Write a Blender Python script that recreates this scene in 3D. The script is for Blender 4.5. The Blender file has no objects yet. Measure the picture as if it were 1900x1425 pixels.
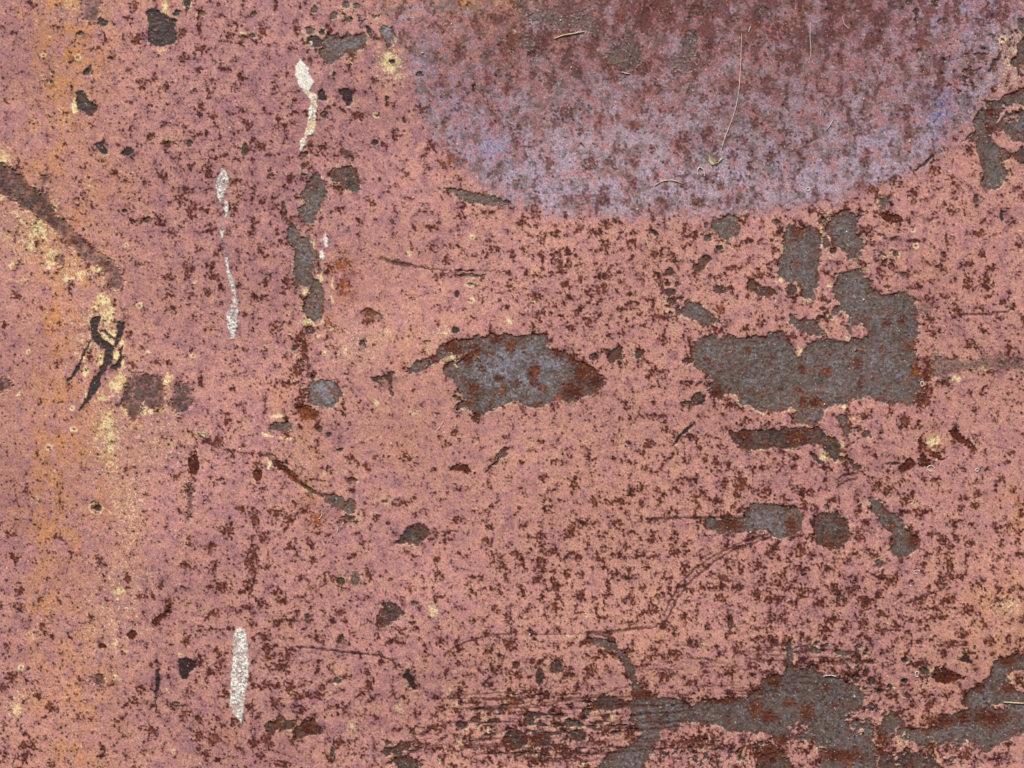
import bpy, math, time
import numpy as np

# ------------------------------------------------------------------ camera, light, exposure
# The sheet is drawn in "sheet units" u (to the right) and v (down); one unit is half a millimetre.
S = 0.0005
CU, CV = 950.0, 712.5            # the middle of the photographed area
ZC = 1.25                        # its height above the ground the sheet stands over
scene = bpy.context.scene
col = scene.collection

def link(o, parent=None):
    col.objects.link(o)
    if parent is not None:
        o.parent = parent
    return o

cam = bpy.data.cameras.new("camera")
cam.lens = 50.0
cam.sensor_width = 36.0
cam.clip_start = 0.05
cam.clip_end = 100.0
cam_o = link(bpy.data.objects.new("camera", cam))
cam_o.location = (0.0, -1900 * S * 50.0 / 36.0, ZC)
cam_o.rotation_euler = (math.radians(90), 0, 0)
scene.camera = cam_o

SUN_EL, SUN_AZ = 52.0, 28.0      # a soft sun high in front of the sheet, to the left
world = bpy.data.worlds.new("World")
scene.world = world
world.use_nodes = True
wn = world.node_tree
for n in list(wn.nodes):
    wn.nodes.remove(n)
sky = wn.nodes.new("ShaderNodeTexSky")
sky.sky_type = 'NISHITA'
sky.sun_disc = False
sky.sun_elevation = math.radians(SUN_EL)
sky.sun_rotation = math.radians(180 + SUN_AZ)
sky.air_density = 1.0
sky.dust_density = 4.0
bg = wn.nodes.new("ShaderNodeBackground")
bg.inputs['Strength'].default_value = 0.09
wo = wn.nodes.new("ShaderNodeOutputWorld")
wn.links.new(sky.outputs[0], bg.inputs[0])
wn.links.new(bg.outputs[0], wo.inputs[0])

sun = bpy.data.lights.new("sun", 'SUN')
sun.energy = 2.6
sun.angle = math.radians(6)
sun.color = (1.0, 0.93, 0.84)
sun_o = link(bpy.data.objects.new("sun", sun))
sun_o.rotation_euler = (math.radians(90 - SUN_EL), 0, math.radians(-SUN_AZ))
scene.view_settings.view_transform = 'Standard'
scene.view_settings.look = 'None'
scene.view_settings.exposure = 0.22
scene.view_settings.gamma = 1.0

# ------------------------------------------------------------------ survey of the sheet
PATCHES = [  # kind, label, outline in sheet units (half millimetres)
 ('d','roundish dark brown bare patch near the top edge, left of the white drip',[(272,21),(283,16),(298,24),(309,27),(318,35),(330,39),(326,51),(328,66),(331,76),(326,83),(311,85),(298,88),(288,87),(275,78),(277,66),(277,45),(275,35),(272,30)]),
 ('d','',[(140,172),(145,168),(154,169),(160,177),(165,187),(174,192),(182,196),(181,205),(174,210),(172,217),(164,215),(154,207),(144,202),(140,187)]),
 ('d','',[(175,269),(182,264),(189,264),(193,255),(196,263),(192,270),(200,278),(202,285),(192,287),(184,280),(177,274)]),
 ('d','',[(224,288),(229,278),(240,273),(251,277),(249,285),(237,291)]),
 ('m','',[(157,-23),(177,-23),(182,13),(181,23),(177,33),(169,38),(159,33),(157,20)]),
 ('d','',[(182,35),(187,33),(200,40),(198,47),(189,51),(183,44)]),
 ('d','',[(341,-8),(352,-8),(355,10),(352,19),(344,15),(341,8)]),
 ('d','',[(322,28),(328,18),(337,20),(335,30),(326,33)]),
 ('d','',[(154,134),(162,124),(168,119),(172,124),(167,134),(160,141),(155,139)]),
 ('m','long brown worn band running down from the left edge',[(-60,270),(0,305),(30,325),(55,350),(82,365),(95,395),(110,410),(140,440),(165,465),(195,480),(205,495),(215,505),(222,525),(208,533),(200,515),(190,498),(165,480),(140,462),(120,440),(95,415),(70,395),(48,385),(38,372),(20,362),(0,352),(-60,310)]),
 ('d','',[(570,72),(579,66),(591,69),(599,76),(598,87),(586,90),(576,85),(570,81)]),
 ('g','grey bare patch with rusty notches, right of the white drip at the top',[(603,73),(611,64),(627,64),(632,72),(644,63),(652,63),(656,73),(667,62),(677,61),(681,76),(675,86),(673,96),(665,95),(658,99),(656,111),(652,117),(648,106),(644,100),(638,109),(627,116),(611,119),(599,114),(593,101),(594,93),(601,88),(600,81)]),
 ('g','',[(567,54),(576,49),(584,54),(581,64),(571,64)]),
 ('g','',[(614,28),(619,23),(628,25),(627,34),(619,38),(615,35)]),
 ('d','',[(678,51),(683,48),(687,54),(691,62),(689,69),(682,63),(680,57)]),
 ('g','slate grey patch shaped like a tooth on the upper left rim of the worn arc',[(704,56),(714,49),(723,51),(730,57),(731,66),(728,73),(728,83),(726,92),(719,88),(715,78),(707,71),(704,63)]),
 ('d','',[(627,167),(637,163),(647,164),(656,174),(654,189),(649,197),(642,196),(638,187),(635,177),(628,174)]),
 ('d','',[(591,172),(599,165),(604,172),(608,182),(604,188),(595,188),(591,179)]),
 ('b','',[(595,210),(601,205),(608,208),(609,220),(604,224),(596,217)]),
 ('b','brown grey kidney shaped bare patch above and right of the upper column patch',[(610,326),(617,313),(632,312),(647,308),(661,312),(666,326),(668,341),(667,354),(657,359),(644,354),(637,346),(632,339),(622,337),(614,334)]),
 ('g','upper grey patch of the vertical column of bare patches',[(578,322),(590,320),(598,328),(603,345),(607,355),(603,370),(595,388),(588,397),(583,410),(575,418),(565,420),(558,412),(553,398),(556,385),(562,375),(560,368),(566,345),(572,330)]),
 ('b','',[(629,280),(637,277),(647,285),(657,296),(659,303),(656,304),(644,293),(634,285)]),
 ('s','',[(950,-15),(970,-15),(980,13),(980,25),(973,27),(963,18),(955,10)]),
 ('s','long grey green rubbed smear slanting through the top of the worn area',[(980,28),(993,21),(1006,20),(1016,15),(1031,23),(1046,28),(1056,35),(1071,23),(1084,20),(1092,33),(1107,45),(1117,58),(1127,73),(1124,78),(1112,68),(1097,58),(1081,56),(1061,54),(1041,53),(1026,48),(1013,45),(1001,38),(983,38)]),
 ('s','',[(959,73),(973,66),(988,73),(994,88),(988,96),(975,91),(963,78)]),
 ('s','',[(1123,104),(1135,87),(1152,83),(1167,83),(1162,73),(1157,63),(1162,48),(1175,56),(1183,76),(1189,91),(1189,109),(1177,124),(1172,131),(1160,135),(1145,131),(1150,121),(1135,119)]),
 ('s','',[(1243,109),(1251,101),(1263,96),(1267,76),(1274,63),(1281,56),(1295,58),(1294,73),(1290,88),(1287,109),(1279,116),(1276,129),(1266,131),(1253,130),(1243,121)]),
 ('g','branching grey patch at the right edge, below the worn arc corner',[(1860,182),(1872,174),(1887,167),(1925,157),(1925,202),(1887,192),(1872,200),(1860,205),(1850,215),(1850,235),(1842,248),(1837,260),(1850,270),(1856,278),(1857,301),(1865,313),(1867,328),(1860,341),(1844,354),(1824,351),(1815,339),(1824,326),(1820,311),(1814,285),(1809,265),(1794,263),(1779,268),(1799,250),(1808,243),(1804,222),(1814,212),(1827,202),(1827,192),(1839,188),(1855,188)]),
 ('g','',[(1853,227),(1862,212),(1880,205),(1925,210),(1925,268),(1892,267),(1880,263),(1865,250),(1853,240)]),
 ('g','',[(1853,280),(1862,275),(1871,285),(1868,298),(1860,299),(1855,291)]),
 ('b','',[(1880,285),(1890,274),(1915,270),(1915,308),(1890,306),(1882,296)]),
 ('g','',[(1802,101),(1817,100),(1828,104),(1824,114),(1814,117),(1804,109)]),
 ('g','',[(1834,126),(1839,114),(1847,111),(1850,101),(1857,96),(1855,109),(1847,119),(1844,131),(1837,131)]),
 ('g','',[(1789,131),(1796,126),(1807,134),(1804,144),(1794,144),(1789,138)]),
 ('g','',[(1870,119),(1882,109),(1887,83),(1895,71),(1915,66),(1915,111),(1892,119),(1892,136),(1898,144),(1887,141),(1885,126)]),
 ('g','',[(1885,38),(1915,25),(1915,61),(1890,58),(1886,48)]),
 ('d','',[(1678,-13),(1697,-13),(1693,9),(1683,9)]),
 ('d','',[(1694,23),(1700,15),(1705,23),(1704,33),(1700,42),(1695,38),(1697,30)]),
 ('d','',[(1727,3),(1738,-13),(1742,13),(1735,15),(1728,10)]),
 ('d','',[(1693,317),(1711,306),(1723,293),(1729,288),(1733,293),(1718,306),(1700,318)]),
 ('d','dark forked scrape with cream edges on the left, like two bent legs',[(168,590),(177,586),(187,587),(187,595),(182,603),(182,615),(186,624),(196,633),(205,638),(211,641),(214,628),(217,613),(216,603),(219,596),(232,598),(231,608),(227,620),(225,630),(219,641),(212,648),(212,658),(208,676),(200,681),(195,691),(189,701),(187,715),(177,733),(162,751),(147,766),(149,758),(162,738),(168,720),(174,700),(182,696),(192,673),(196,651),(184,643),(174,633),(168,623),(169,608)]),
 ('d','',[(168,629),(170,633),(154,668),(148,686),(138,701),(129,710),(125,713),(126,705),(134,700),(141,686),(152,661)]),
 ('d','',[(186,613),(195,611),(202,620),(212,627),(215,630),(212,631),(202,625),(195,618),(187,618)]),
 ('d','',[(222,648),(227,643),(227,653),(225,668),(225,681),(217,689),(205,686),(205,678),(215,676),(222,666)]),
 ('m','grainy dark patch with white notches below the forked scrape',[(232,745),(238,715),(250,700),(285,700),(298,712),(301,730),(297,750),(285,758),(275,748),(262,745),(255,765),(248,775),(240,768),(236,755)]),
 ('m','',[(326,722),(335,715),(345,718),(352,730),(350,750),(340,762),(328,762),(325,745)]),
 ('m','',[(196,499),(207,494),(217,502),(221,522),(220,531),(210,531),(202,517)]),
 ('g','tall grey hourglass shaped bare patch in the column left of the rust ring',[(536,418),(543,414),(548,422),(557,428),(558,437),(571,440),(579,450),(582,459),(590,467),(594,476),(593,491),(581,499),(580,507),(587,522),(596,527),(604,537),(604,557),(601,577),(596,593),(586,598),(574,593),(562,582),(560,567),(565,552),(574,545),(575,534),(563,532),(551,536),(546,527),(546,502),(548,481),(546,461),(542,455),(533,451),(533,436)]),
 ('b','',[(521,378),(527,373),(531,383),(532,401),(528,408),(522,406),(521,393)]),
 ('b','',[(672,577),(682,570),(692,574),(705,582),(714,586),(702,587),(690,590),(682,585)]),
 ('g','large blue grey bare patch spotted with orange rust in the middle, with a rusty tail to the left',[(753,691),(761,681),(771,672),(788,663),(806,658),(816,646),(819,639),(834,638),(844,630),(862,633),(884,624),(900,625),(915,618),(927,623),(937,619),(940,620),(950,619),(958,624),(968,623),(983,620),(996,617),(1011,620),(1017,630),(1016,647),(1036,648),(1051,653),(1066,668),(1081,673),(1097,678),(1109,689),(1119,699),(1122,710),(1122,710),(1114,720),(1109,733),(1092,733),(1081,738),(1069,748),(1056,747),(1041,742),(1028,748),(1011,754),(1001,759),(988,761),(978,756),(968,748),(955,745),(940,748),(940,751),(922,759),(907,763),(894,773),(887,783),(879,786),(874,776),(884,763),(864,758),(849,761),(846,753),(859,743),(859,735),(849,728),(849,718),(841,710),(831,700),(829,704),(824,686),(829,676),(839,668),(857,666),(867,658),(869,652),(849,661),(824,666),(806,678),(788,689),(771,691),(763,695)]),
 ('g','narrow grey sliver, rusty at its left end, just under the worn arc',[(824,350),(857,351),(879,360),(905,363),(925,368),(949,374),(949,382),(930,382),(915,384),(894,379),(874,379),(864,371),(849,368),(836,358)]),
 ('b','',[(688,700),(700,695),(715,697),(725,690),(735,688),(730,700),(726,715),(731,738),(726,738),(722,715),(718,705),(705,711),(692,708)]),
 ('b','',[(844,499),(862,502),(882,500),(877,504),(854,505),(841,503)]),
 ('b','',[(846,510),(864,508),(884,510),(905,510),(900,514),(879,515),(857,514)]),
 ('g','round slate grey patch at the foot of the column of bare patches',[(569,715),(576,708),(594,704),(611,708),(624,711),(634,719),(637,733),(627,745),(619,756),(606,758),(591,754),(576,751),(570,740),(570,728)]),
 ('r','',[(548,751),(558,752),(579,757),(591,761),(591,773),(576,781),(561,781),(558,768)]),
 ('g','',[(1319,411),(1327,404),(1337,407),(1344,401),(1354,395),(1367,403),(1368,413),(1375,426),(1370,436),(1354,443),(1354,461),(1347,451),(1332,436),(1322,426)]),
 ('b','',[(1295,484),(1306,474),(1316,476),(1318,486),(1306,494),(1301,502),(1294,508),(1286,504),(1286,497),(1296,491)]),
 ('g','brown grey leaf shaped bare patch left of the four blocky patches',[(1268,563),(1276,557),(1291,561),(1304,570),(1319,585),(1334,595),(1347,600),(1329,601),(1311,605),(1294,601),(1279,590),(1266,585),(1261,587),(1251,580),(1251,570),(1258,570),(1263,577),(1270,577)]),
 ('b','',[(1126,663),(1132,651),(1142,648),(1148,639),(1153,648),(1155,663),(1147,670),(1135,673),(1128,670)]),
 ('b','',[(1383,527),(1392,519),(1402,524),(1412,532),(1420,531),(1430,532),(1440,539),(1439,547),(1428,552),(1418,550),(1405,548),(1392,541),(1384,537)]),
 ('d','',[(1205,426),(1218,427),(1223,437),(1213,437)]),
 ('b','',[(1322,534),(1334,529),(1347,534),(1347,543),(1334,546),(1324,542)]),
 ('g','largest grey bare patch, a broad L shape on the right half of the sheet',[(1279,648),(1289,638),(1304,623),(1319,622),(1334,628),(1349,623),(1364,625),(1375,630),(1385,624),(1415,623),(1420,623),(1430,618),(1443,613),(1453,618),(1465,630),(1473,646),(1481,663),(1488,661),(1489,646),(1503,635),(1516,630),(1529,630),(1539,630),(1546,628),(1556,635),(1572,635),(1582,627),(1597,628),(1608,624),(1607,605),(1597,604),(1584,603),(1572,600),(1572,585),(1564,574),(1556,560),(1546,542),(1544,529),(1554,519),(1559,507),(1572,503),(1582,504),(1592,499),(1599,504),(1607,514),(1618,522),(1618,539),(1640,545),(1660,542),(1680,543),(1690,550),(1699,560),(1702,577),(1700,593),(1705,605),(1703,618),(1705,633),(1704,648),(1708,666),(1700,678),(1711,691),(1708,706),(1711,708),(1716,723),(1714,743),(1711,753),(1695,748),(1685,753),(1668,748),(1655,751),(1642,745),(1627,743),(1612,738),(1597,740),(1582,743),(1572,748),(1561,753),(1546,752),(1526,761),(1525,776),(1519,786),(1503,791),(1486,788),(1473,783),(1469,771),(1478,763),(1468,758),(1458,761),(1443,763),(1428,763),(1415,766),(1405,764),(1392,753),(1377,751),(1370,748),(1367,735),(1349,728),(1339,735),(1332,743),(1319,738),(1311,725),(1316,715),(1322,705),(1316,704),(1306,691),(1294,689),(1286,681),(1289,668),(1280,658)]),
 ('g','',[(1543,585),(1545,575),(1554,567),(1562,568),(1563,575),(1556,585),(1550,587)]),
 ('g','upright oblong grey patch above the broad L shaped patch, left of its twin',[(1460,423),(1471,416),(1483,419),(1493,422),(1506,418),(1516,423),(1524,433),(1526,451),(1522,464),(1522,481),(1519,491),(1521,512),(1520,527),(1511,537),(1513,550),(1507,558),(1496,555),(1486,547),(1488,539),(1481,534),(1483,524),(1471,524),(1455,522),(1445,514),(1444,499),(1444,481),(1453,471),(1453,451),(1455,436)]),
 ('g','grey patch tapering to a point below, directly under the worn arc on the right',[(1529,428),(1536,413),(1544,401),(1561,390),(1574,392),(1582,398),(1602,401),(1597,411),(1587,423),(1594,436),(1602,446),(1602,461),(1597,474),(1584,479),(1577,486),(1569,471),(1556,461),(1546,451),(1544,441),(1536,436)]),
 ('g','',[(1527,440),(1534,438),(1541,449),(1541,459),(1531,461),(1527,451)]),
 ('g','small slanting grey patch just above the broad L shaped patch',[(1464,585),(1471,582),(1483,593),(1496,590),(1511,595),(1521,605),(1531,615),(1531,622),(1519,624),(1503,623),(1491,619),(1481,610),(1465,605),(1463,595)]),
 ('g','',[(1569,605),(1577,605),(1584,618),(1582,623),(1574,618)]),
 ('s','soft grey scuffed smear reaching the right edge beside the broad L shaped patch',[(1713,666),(1736,656),(1756,663),(1774,671),(1799,671),(1824,666),(1850,656),(1875,663),(1915,666),(1915,689),(1875,681),(1850,684),(1824,681),(1799,684),(1781,691),(1756,696),(1733,701),(1713,704)]),
 ('s','',[(1703,567),(1716,562),(1733,570),(1726,580),(1711,585),(1704,580)]),
 ('s','',[(1632,370),(1650,366),(1640,388),(1631,390)]),
 ('r','',[(1635,398),(1647,395),(1668,401),(1678,408),(1668,414),(1647,413),(1635,406)]),
 ('r','',[(508,852),(521,857),(536,869),(548,879),(557,892),(551,896),(538,886),(526,874),(510,864),(503,857)]),
 ('b','',[(557,897),(571,902),(586,910),(593,920),(581,917),(569,910)]),
 ('g','small grey patch at the lower end of the slanting crack',[(594,910),(601,915),(622,916),(634,920),(638,929),(644,931),(657,926),(661,935),(659,953),(647,954),(632,948),(622,943),(609,937),(596,922)]),
 ('b','',[(632,960),(642,955),(659,958),(657,965),(644,968)]),
 ('b','dark grey teardrop shaped patch low in the middle, tail to the lower left',[(731,1009),(738,1001),(750,985),(761,975),(771,972),(783,974),(796,980),(798,991),(788,1001),(776,1011),(761,1012),(753,1007),(743,1009)]),
 ('g','',[(502,788),(510,782),(523,783),(538,783),(543,793),(536,801),(521,801),(508,801),(502,797)]),
 ('r','',[(834,874),(841,864),(857,859),(869,864),(874,874),(869,882),(857,874),(844,872)]),
 ('b','',[(900,874),(910,862),(920,854),(925,844),(932,831),(946,830),(940,844),(927,852),(920,862),(910,869)]),
 ('d','dark cigar shaped mark slanting up to the right, below the small rusty patch',[(1247,830),(1251,821),(1258,811),(1271,796),(1284,785),(1291,782),(1290,788),(1279,799),(1266,811),(1253,824)]),
 ('b','',[(1286,733),(1296,727),(1306,733),(1309,743),(1299,753),(1281,753),(1266,751),(1263,745),(1281,745)]),
 ('b','flat topped brown grey band below the broad L shaped patch, trailing to the lower right',[(1352,811),(1357,799),(1367,800),(1377,797),(1420,797),(1435,797),(1460,793),(1483,793),(1503,796),(1513,788),(1526,796),(1531,809),(1549,809),(1556,819),(1556,836),(1561,844),(1579,852),(1597,864),(1597,874),(1582,869),(1572,857),(1561,857),(1541,857),(1539,841),(1526,826),(1516,824),(1503,826),(1483,830),(1458,834),(1435,831),(1415,834),(1390,835),(1375,831),(1364,826),(1359,819)]),
 ('g','',[(1551,773),(1559,768),(1572,773),(1574,786),(1577,801),(1572,811),(1564,809),(1561,791),(1554,783)]),
 ('b','',[(1501,838),(1508,841),(1519,849),(1525,862),(1519,860),(1508,852)]),
 ('g','',[(1640,862),(1652,857),(1665,859),(1663,864),(1647,863)]),
 ('r','',[(1670,864),(1683,852),(1693,852),(1700,862),(1688,872),(1675,877),(1668,872)]),
 ('r','',[(1702,862),(1703,852),(1713,844),(1726,852),(1723,864),(1711,869)]),
 ('r','',[(1702,821),(1705,815),(1716,824),(1728,836),(1741,841),(1751,852),(1743,853),(1728,847),(1716,836),(1705,829)]),
 ('r','',[(1762,799),(1774,793),(1784,806),(1794,816),(1807,824),(1817,836),(1807,841),(1799,829),(1784,824),(1769,811)]),
 ('g','blue grey patch with a straight brown bar to its left, lower right of the middle',[(1420,934),(1435,937),(1453,939),(1471,937),(1483,948),(1492,960),(1488,975),(1478,991),(1460,996),(1445,1001),(1430,993),(1420,985),(1407,985),(1392,991),(1370,989),(1334,991),(1311,985),(1306,973),(1306,962),(1380,962),(1385,948),(1395,937),(1410,932)]),
 ('b','rounded grey brown patch right beside the patch with the straight bar',[(1507,975),(1511,958),(1529,950),(1551,949),(1561,960),(1574,965),(1579,978),(1572,1001),(1561,1015),(1531,1016),(1513,1008),(1506,991)]),
 ('g','grey patch bent like a boot at the lower right',[(1609,925),(1622,924),(1635,930),(1642,945),(1655,953),(1675,963),(1680,978),(1693,991),(1703,998),(1700,1016),(1695,1028),(1673,1034),(1655,1031),(1647,1021),(1657,1006),(1652,991),(1647,983),(1637,978),(1630,963),(1617,948)]),
 ('d','',[(330,1229),(339,1221),(347,1218),(355,1224),(364,1229),(363,1239),(353,1247),(347,1261),(337,1261),(332,1250),(334,1239)]),
 ('d','',[(288,1245),(295,1242),(297,1258),(297,1274),(291,1287),(291,1321),(289,1321),(287,1282),(289,1268),(291,1258)]),
 ('r','',[(282,1153),(297,1142),(308,1132),(318,1126),(316,1139),(303,1147),(297,1158),(287,1163)]),
 ('b','ragged brown grey patch low in the middle, right of the long white streak',[(707,1118),(717,1117),(728,1117),(736,1122),(746,1132),(752,1139),(741,1147),(733,1153),(723,1158),(715,1166),(704,1166),(698,1158),(699,1142),(707,1132),(712,1124)]),
 ('b','',[(490,1345),(499,1336),(509,1342),(512,1332),(523,1326),(533,1334),(549,1334),(552,1345),(546,1355),(533,1353),(523,1358),(512,1353),(507,1366),(499,1366),(491,1355)]),
 ('b','',[(542,1371),(554,1347),(567,1334),(586,1333),(591,1345),(599,1351),(594,1363),(575,1368),(559,1371)]),
 ('d','',[(753,1245),(759,1237),(763,1250),(770,1261),(773,1279),(765,1279),(757,1266),(750,1255)]),
 ('b','',[(707,1371),(723,1375),(729,1382),(720,1382)]),
 ('b','',[(712,1392),(731,1387),(744,1376),(762,1376),(762,1389),(746,1395),(723,1400)]),
 ('b','',[(723,1411),(738,1403),(765,1405),(778,1416),(791,1445),(754,1445),(733,1416)]),
 ('g','widest grey bare patch along the bottom edge, with a long arm reaching up to the left',[(1087,1184),(1103,1183),(1124,1184),(1140,1192),(1148,1203),(1158,1205),(1164,1213),(1172,1229),(1178,1242),(1177,1255),(1185,1268),(1193,1279),(1203,1282),(1219,1287),(1222,1295),(1256,1295),(1272,1305),(1290,1311),(1293,1303),(1314,1297),(1340,1297),(1361,1295),(1382,1295),(1398,1287),(1411,1274),(1420,1258),(1436,1253),(1454,1253),(1459,1234),(1459,1208),(1457,1197),(1465,1189),(1473,1205),(1471,1229),(1478,1247),(1491,1239),(1507,1232),(1517,1245),(1533,1253),(1552,1255),(1567,1261),(1578,1268),(1591,1274),(1602,1287),(1604,1305),(1588,1324),(1588,1337),(1615,1329),(1620,1353),(1624,1379),(1628,1389),(1623,1471),(1531,1471),(1525,1425),(1520,1403),(1507,1376),(1473,1371),(1459,1382),(1446,1379),(1420,1363),(1387,1361),(1351,1358),(1329,1347),(1293,1342),(1266,1342),(1253,1361),(1229,1350),(1222,1358),(1227,1376),(1216,1379),(1208,1392),(1198,1425),(1193,1471),(1087,1471),(1103,1425),(1124,1403),(1164,1384),(1187,1363),(1177,1345),(1166,1337),(1172,1324),(1169,1308),(1177,1287),(1172,1268),(1161,1250),(1151,1224),(1140,1208),(1124,1205),(1103,1197),(1093,1189)]),
 ('b','',[(1404,1374),(1436,1382),(1459,1397),(1473,1425),(1473,1471),(1404,1471)]),
 ('b','',[(1095,1311),(1111,1292),(1129,1289),(1148,1297),(1164,1305),(1164,1312),(1145,1318),(1124,1321),(1111,1316)]),
 ('g','grey brown bare patch running into the lower right corner',[(1841,1232),(1852,1221),(1873,1218),(1888,1213),(1946,1216),(1946,1245),(1881,1245),(1867,1255),(1881,1274),(1883,1282),(1946,1287),(1946,1355),(1878,1366),(1852,1387),(1838,1395),(1825,1400),(1809,1379),(1788,1384),(1781,1389),(1762,1392),(1736,1389),(1709,1392),(1696,1376),(1683,1379),(1667,1361),(1667,1347),(1657,1374),(1649,1387),(1636,1384),(1630,1366),(1630,1347),(1644,1329),(1657,1316),(1673,1334),(1683,1350),(1704,1353),(1728,1350),(1744,1347),(1741,1326),(1759,1326),(1781,1324),(1799,1316),(1788,1308),(1794,1287),(1812,1268),(1831,1261),(1838,1250)]),
 ('b','',[(1630,1389),(1657,1400),(1709,1397),(1736,1403),(1749,1425),(1749,1471),(1630,1471)]),
 ('r','dark rusty wedge of bare metal above the lower right corner patch',[(1731,1258),(1736,1237),(1752,1239),(1770,1247),(1783,1255),(1795,1255),(1791,1261),(1773,1263),(1757,1268),(1741,1266)]),
 ('b','',[(1703,1242),(1712,1236),(1725,1245),(1723,1251),(1709,1251)]),
 ('g','',[(1488,1197),(1504,1197),(1525,1205),(1523,1213),(1507,1211),(1494,1205)]),
 ('g','',[(1552,1208),(1583,1208),(1581,1213),(1562,1218),(1578,1224),(1588,1232),(1567,1226)]),
 ('d','',[(1783,1208),(1794,1213),(1802,1229),(1804,1234),(1794,1229),(1775,1225),(1786,1218)]),
]
SPOTS = [  # small oval bare spots: kind, x, y, rx, ry
 ('b',313,268,5.6,7.1),('b',354,267,5.1,7.1),('b',456,279,6.3,13.1),('m',80,331,5.6,8.6),('b',376,27,7.1,5.6),('b',206,109,4.5,4.5),('g',95,152,3.8,3.5),('b',467,68,6.3,5.1),('b',471,28,6.3,5.6),('g',150,62,5.6,3.8),
 ('d',598,61,4.5,5.6),('d',728,115,5.6,4.0),('b',648,38,6.1,5.1),('b',584,18,7.1,6.6),('b',785,291,3.3,3.5),('d',718,182,3.3,4.5),('b',750,222,3.3,6.1),('d',695,264,7.1,5.6),('b',565,309,6.1,5.6),('b',504,316,3.5,3.5),('d',565,325,4.5,3.0),('b',704,335,3.0,5.6),('g',563,288,7.1,5.1),('d',879,163,3.5,8.1),('g',779,139,6.6,4.5),('b',596,273,5.1,3.8),('d',620,138,4.0,5.1),('g',642,10,7.6,6.1),('g',662,13,6.6,5.6),
 ('d',988,99,9.1,8.1),('s',1282,164,6.1,12.6),
 ('g',1748,42,8.8,6.6),('d',1534,16,3.3,3.0),('d',1729,291,4.5,4.0),('g',1822,93,5.1,3.0),('g',1703,96,4.0,3.5),
 ('m',8,715,15.2,12.6),('b',273,407,6.1,5.6),('b',232,392,5.1,4.0),('m',109,484,7.6,12.6),('d',154,426,3.5,3.0),
 ('b',575,613,8.1,7.6),('b',674,637,5.6,5.6),('d',846,614,7.6,7.1),('d',849,546,5.3,5.8),('d',581,701,6.6,4.0),('g',874,528,7.6,3.0),('g',593,502,3.5,10.1),('b',546,646,6.6,6.1),
 ('g',1313,443,7.1,6.3),('d',1335,461,5.6,5.1),('g',1310,419,4.5,5.6),('b',1242,505,8.8,7.6),('b',1244,543,10.1,7.6),('b',1243,559,6.8,6.1),('b',1238,528,4.8,4.0),('b',1257,528,4.5,4.0),('b',1102,663,8.8,7.1),('b',1185,658,8.1,9.6),('b',1276,670,12.1,6.1),('g',1358,409,6.6,6.6),
 ('b',1548,465,6.1,5.6),('b',1468,538,11.6,10.6),('b',1527,409,9.1,6.6),('b',1809,369,5.6,9.6),('d',1857,402,3.5,10.6),('b',1661,443,7.1,4.3),('b',1661,471,5.1,5.1),('b',1640,487,4.3,4.0),('b',1675,509,6.6,5.1),('b',1551,509,3.5,3.0),('b',1527,574,6.1,3.0),('b',1520,590,5.6,5.6),('d',1541,589,3.5,3.5),('b',1597,393,5.1,3.5),('s',1713,404,8.6,6.6),('g',1440,412,7.6,5.6),('b',1647,532,6.1,3.5),('d',1433,446,3.5,3.5),
 ('g',182,943,7.1,5.1),('m',354,925,6.1,27.8),('r',360,862,10.1,17.7),
 ('b',594,796,6.1,6.1),('b',610,806,6.1,4.5),('b',632,835,5.6,4.0),('b',653,891,9.1,3.8),('b',713,931,6.6,3.0),('g',844,737,4.0,3.5),('r',478,882,8.6,10.1),
 ('g',1606,805,8.1,6.6),('g',1631,1045,8.1,8.1),('g',1447,786,3.8,3.5),('b',1705,783,4.0,3.5),
 ('r',245,1178,9.5,7.9),('r',191,1199,7.9,5.3),('m',326,1307,6.8,6.3),('m',182,1261,14.5,10.5),
 ('g',770,1119,8.4,4.2),('s',659,1074,9.5,11.6),('b',633,1078,7.4,6.8),('g',571,1143,5.8,5.8),('b',857,1346,12.1,7.9),('b',891,1317,13.7,3.7),('b',881,1337,7.9,6.8),('b',917,1339,12.6,5.3),('b',627,1262,7.9,5.3),('g',899,1275,3.2,6.8),('b',617,1395,3.7,9.5),('b',636,1183,4.7,5.8),
 ('b',1032,1238,12.6,11.6),('b',1002,1257,7.4,17.4),('b',958,1234,6.6,7.9),('b',1356,1155,6.6,13.2),('b',956,1374,23.7,18.4),('b',1006,1375,18.4,13.2),('b',1074,1366,14.5,11.1),('b',982,1334,9.5,13.2),('b',1056,1343,8.9,7.9),('b',1111,1342,6.8,4.2),('g',1416,1268,5.3,9.5),
 ('d',1678,1224,7.4,4.7),('d',1679,1264,7.4,5.3),('b',1588,1258,9.5,8.4),('b',1607,1247,4.2,8.9),('b',1617,1264,7.4,7.9),('b',1604,1212,3.2,2.9),('b',1683,1291,7.4,5.3),('b',1557,1105,5.3,5.3),('b',1515,1193,5.8,3.2),('b',1652,1274,4.7,4.2),('g',1846,1261,9.5,13.2),
]
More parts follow.
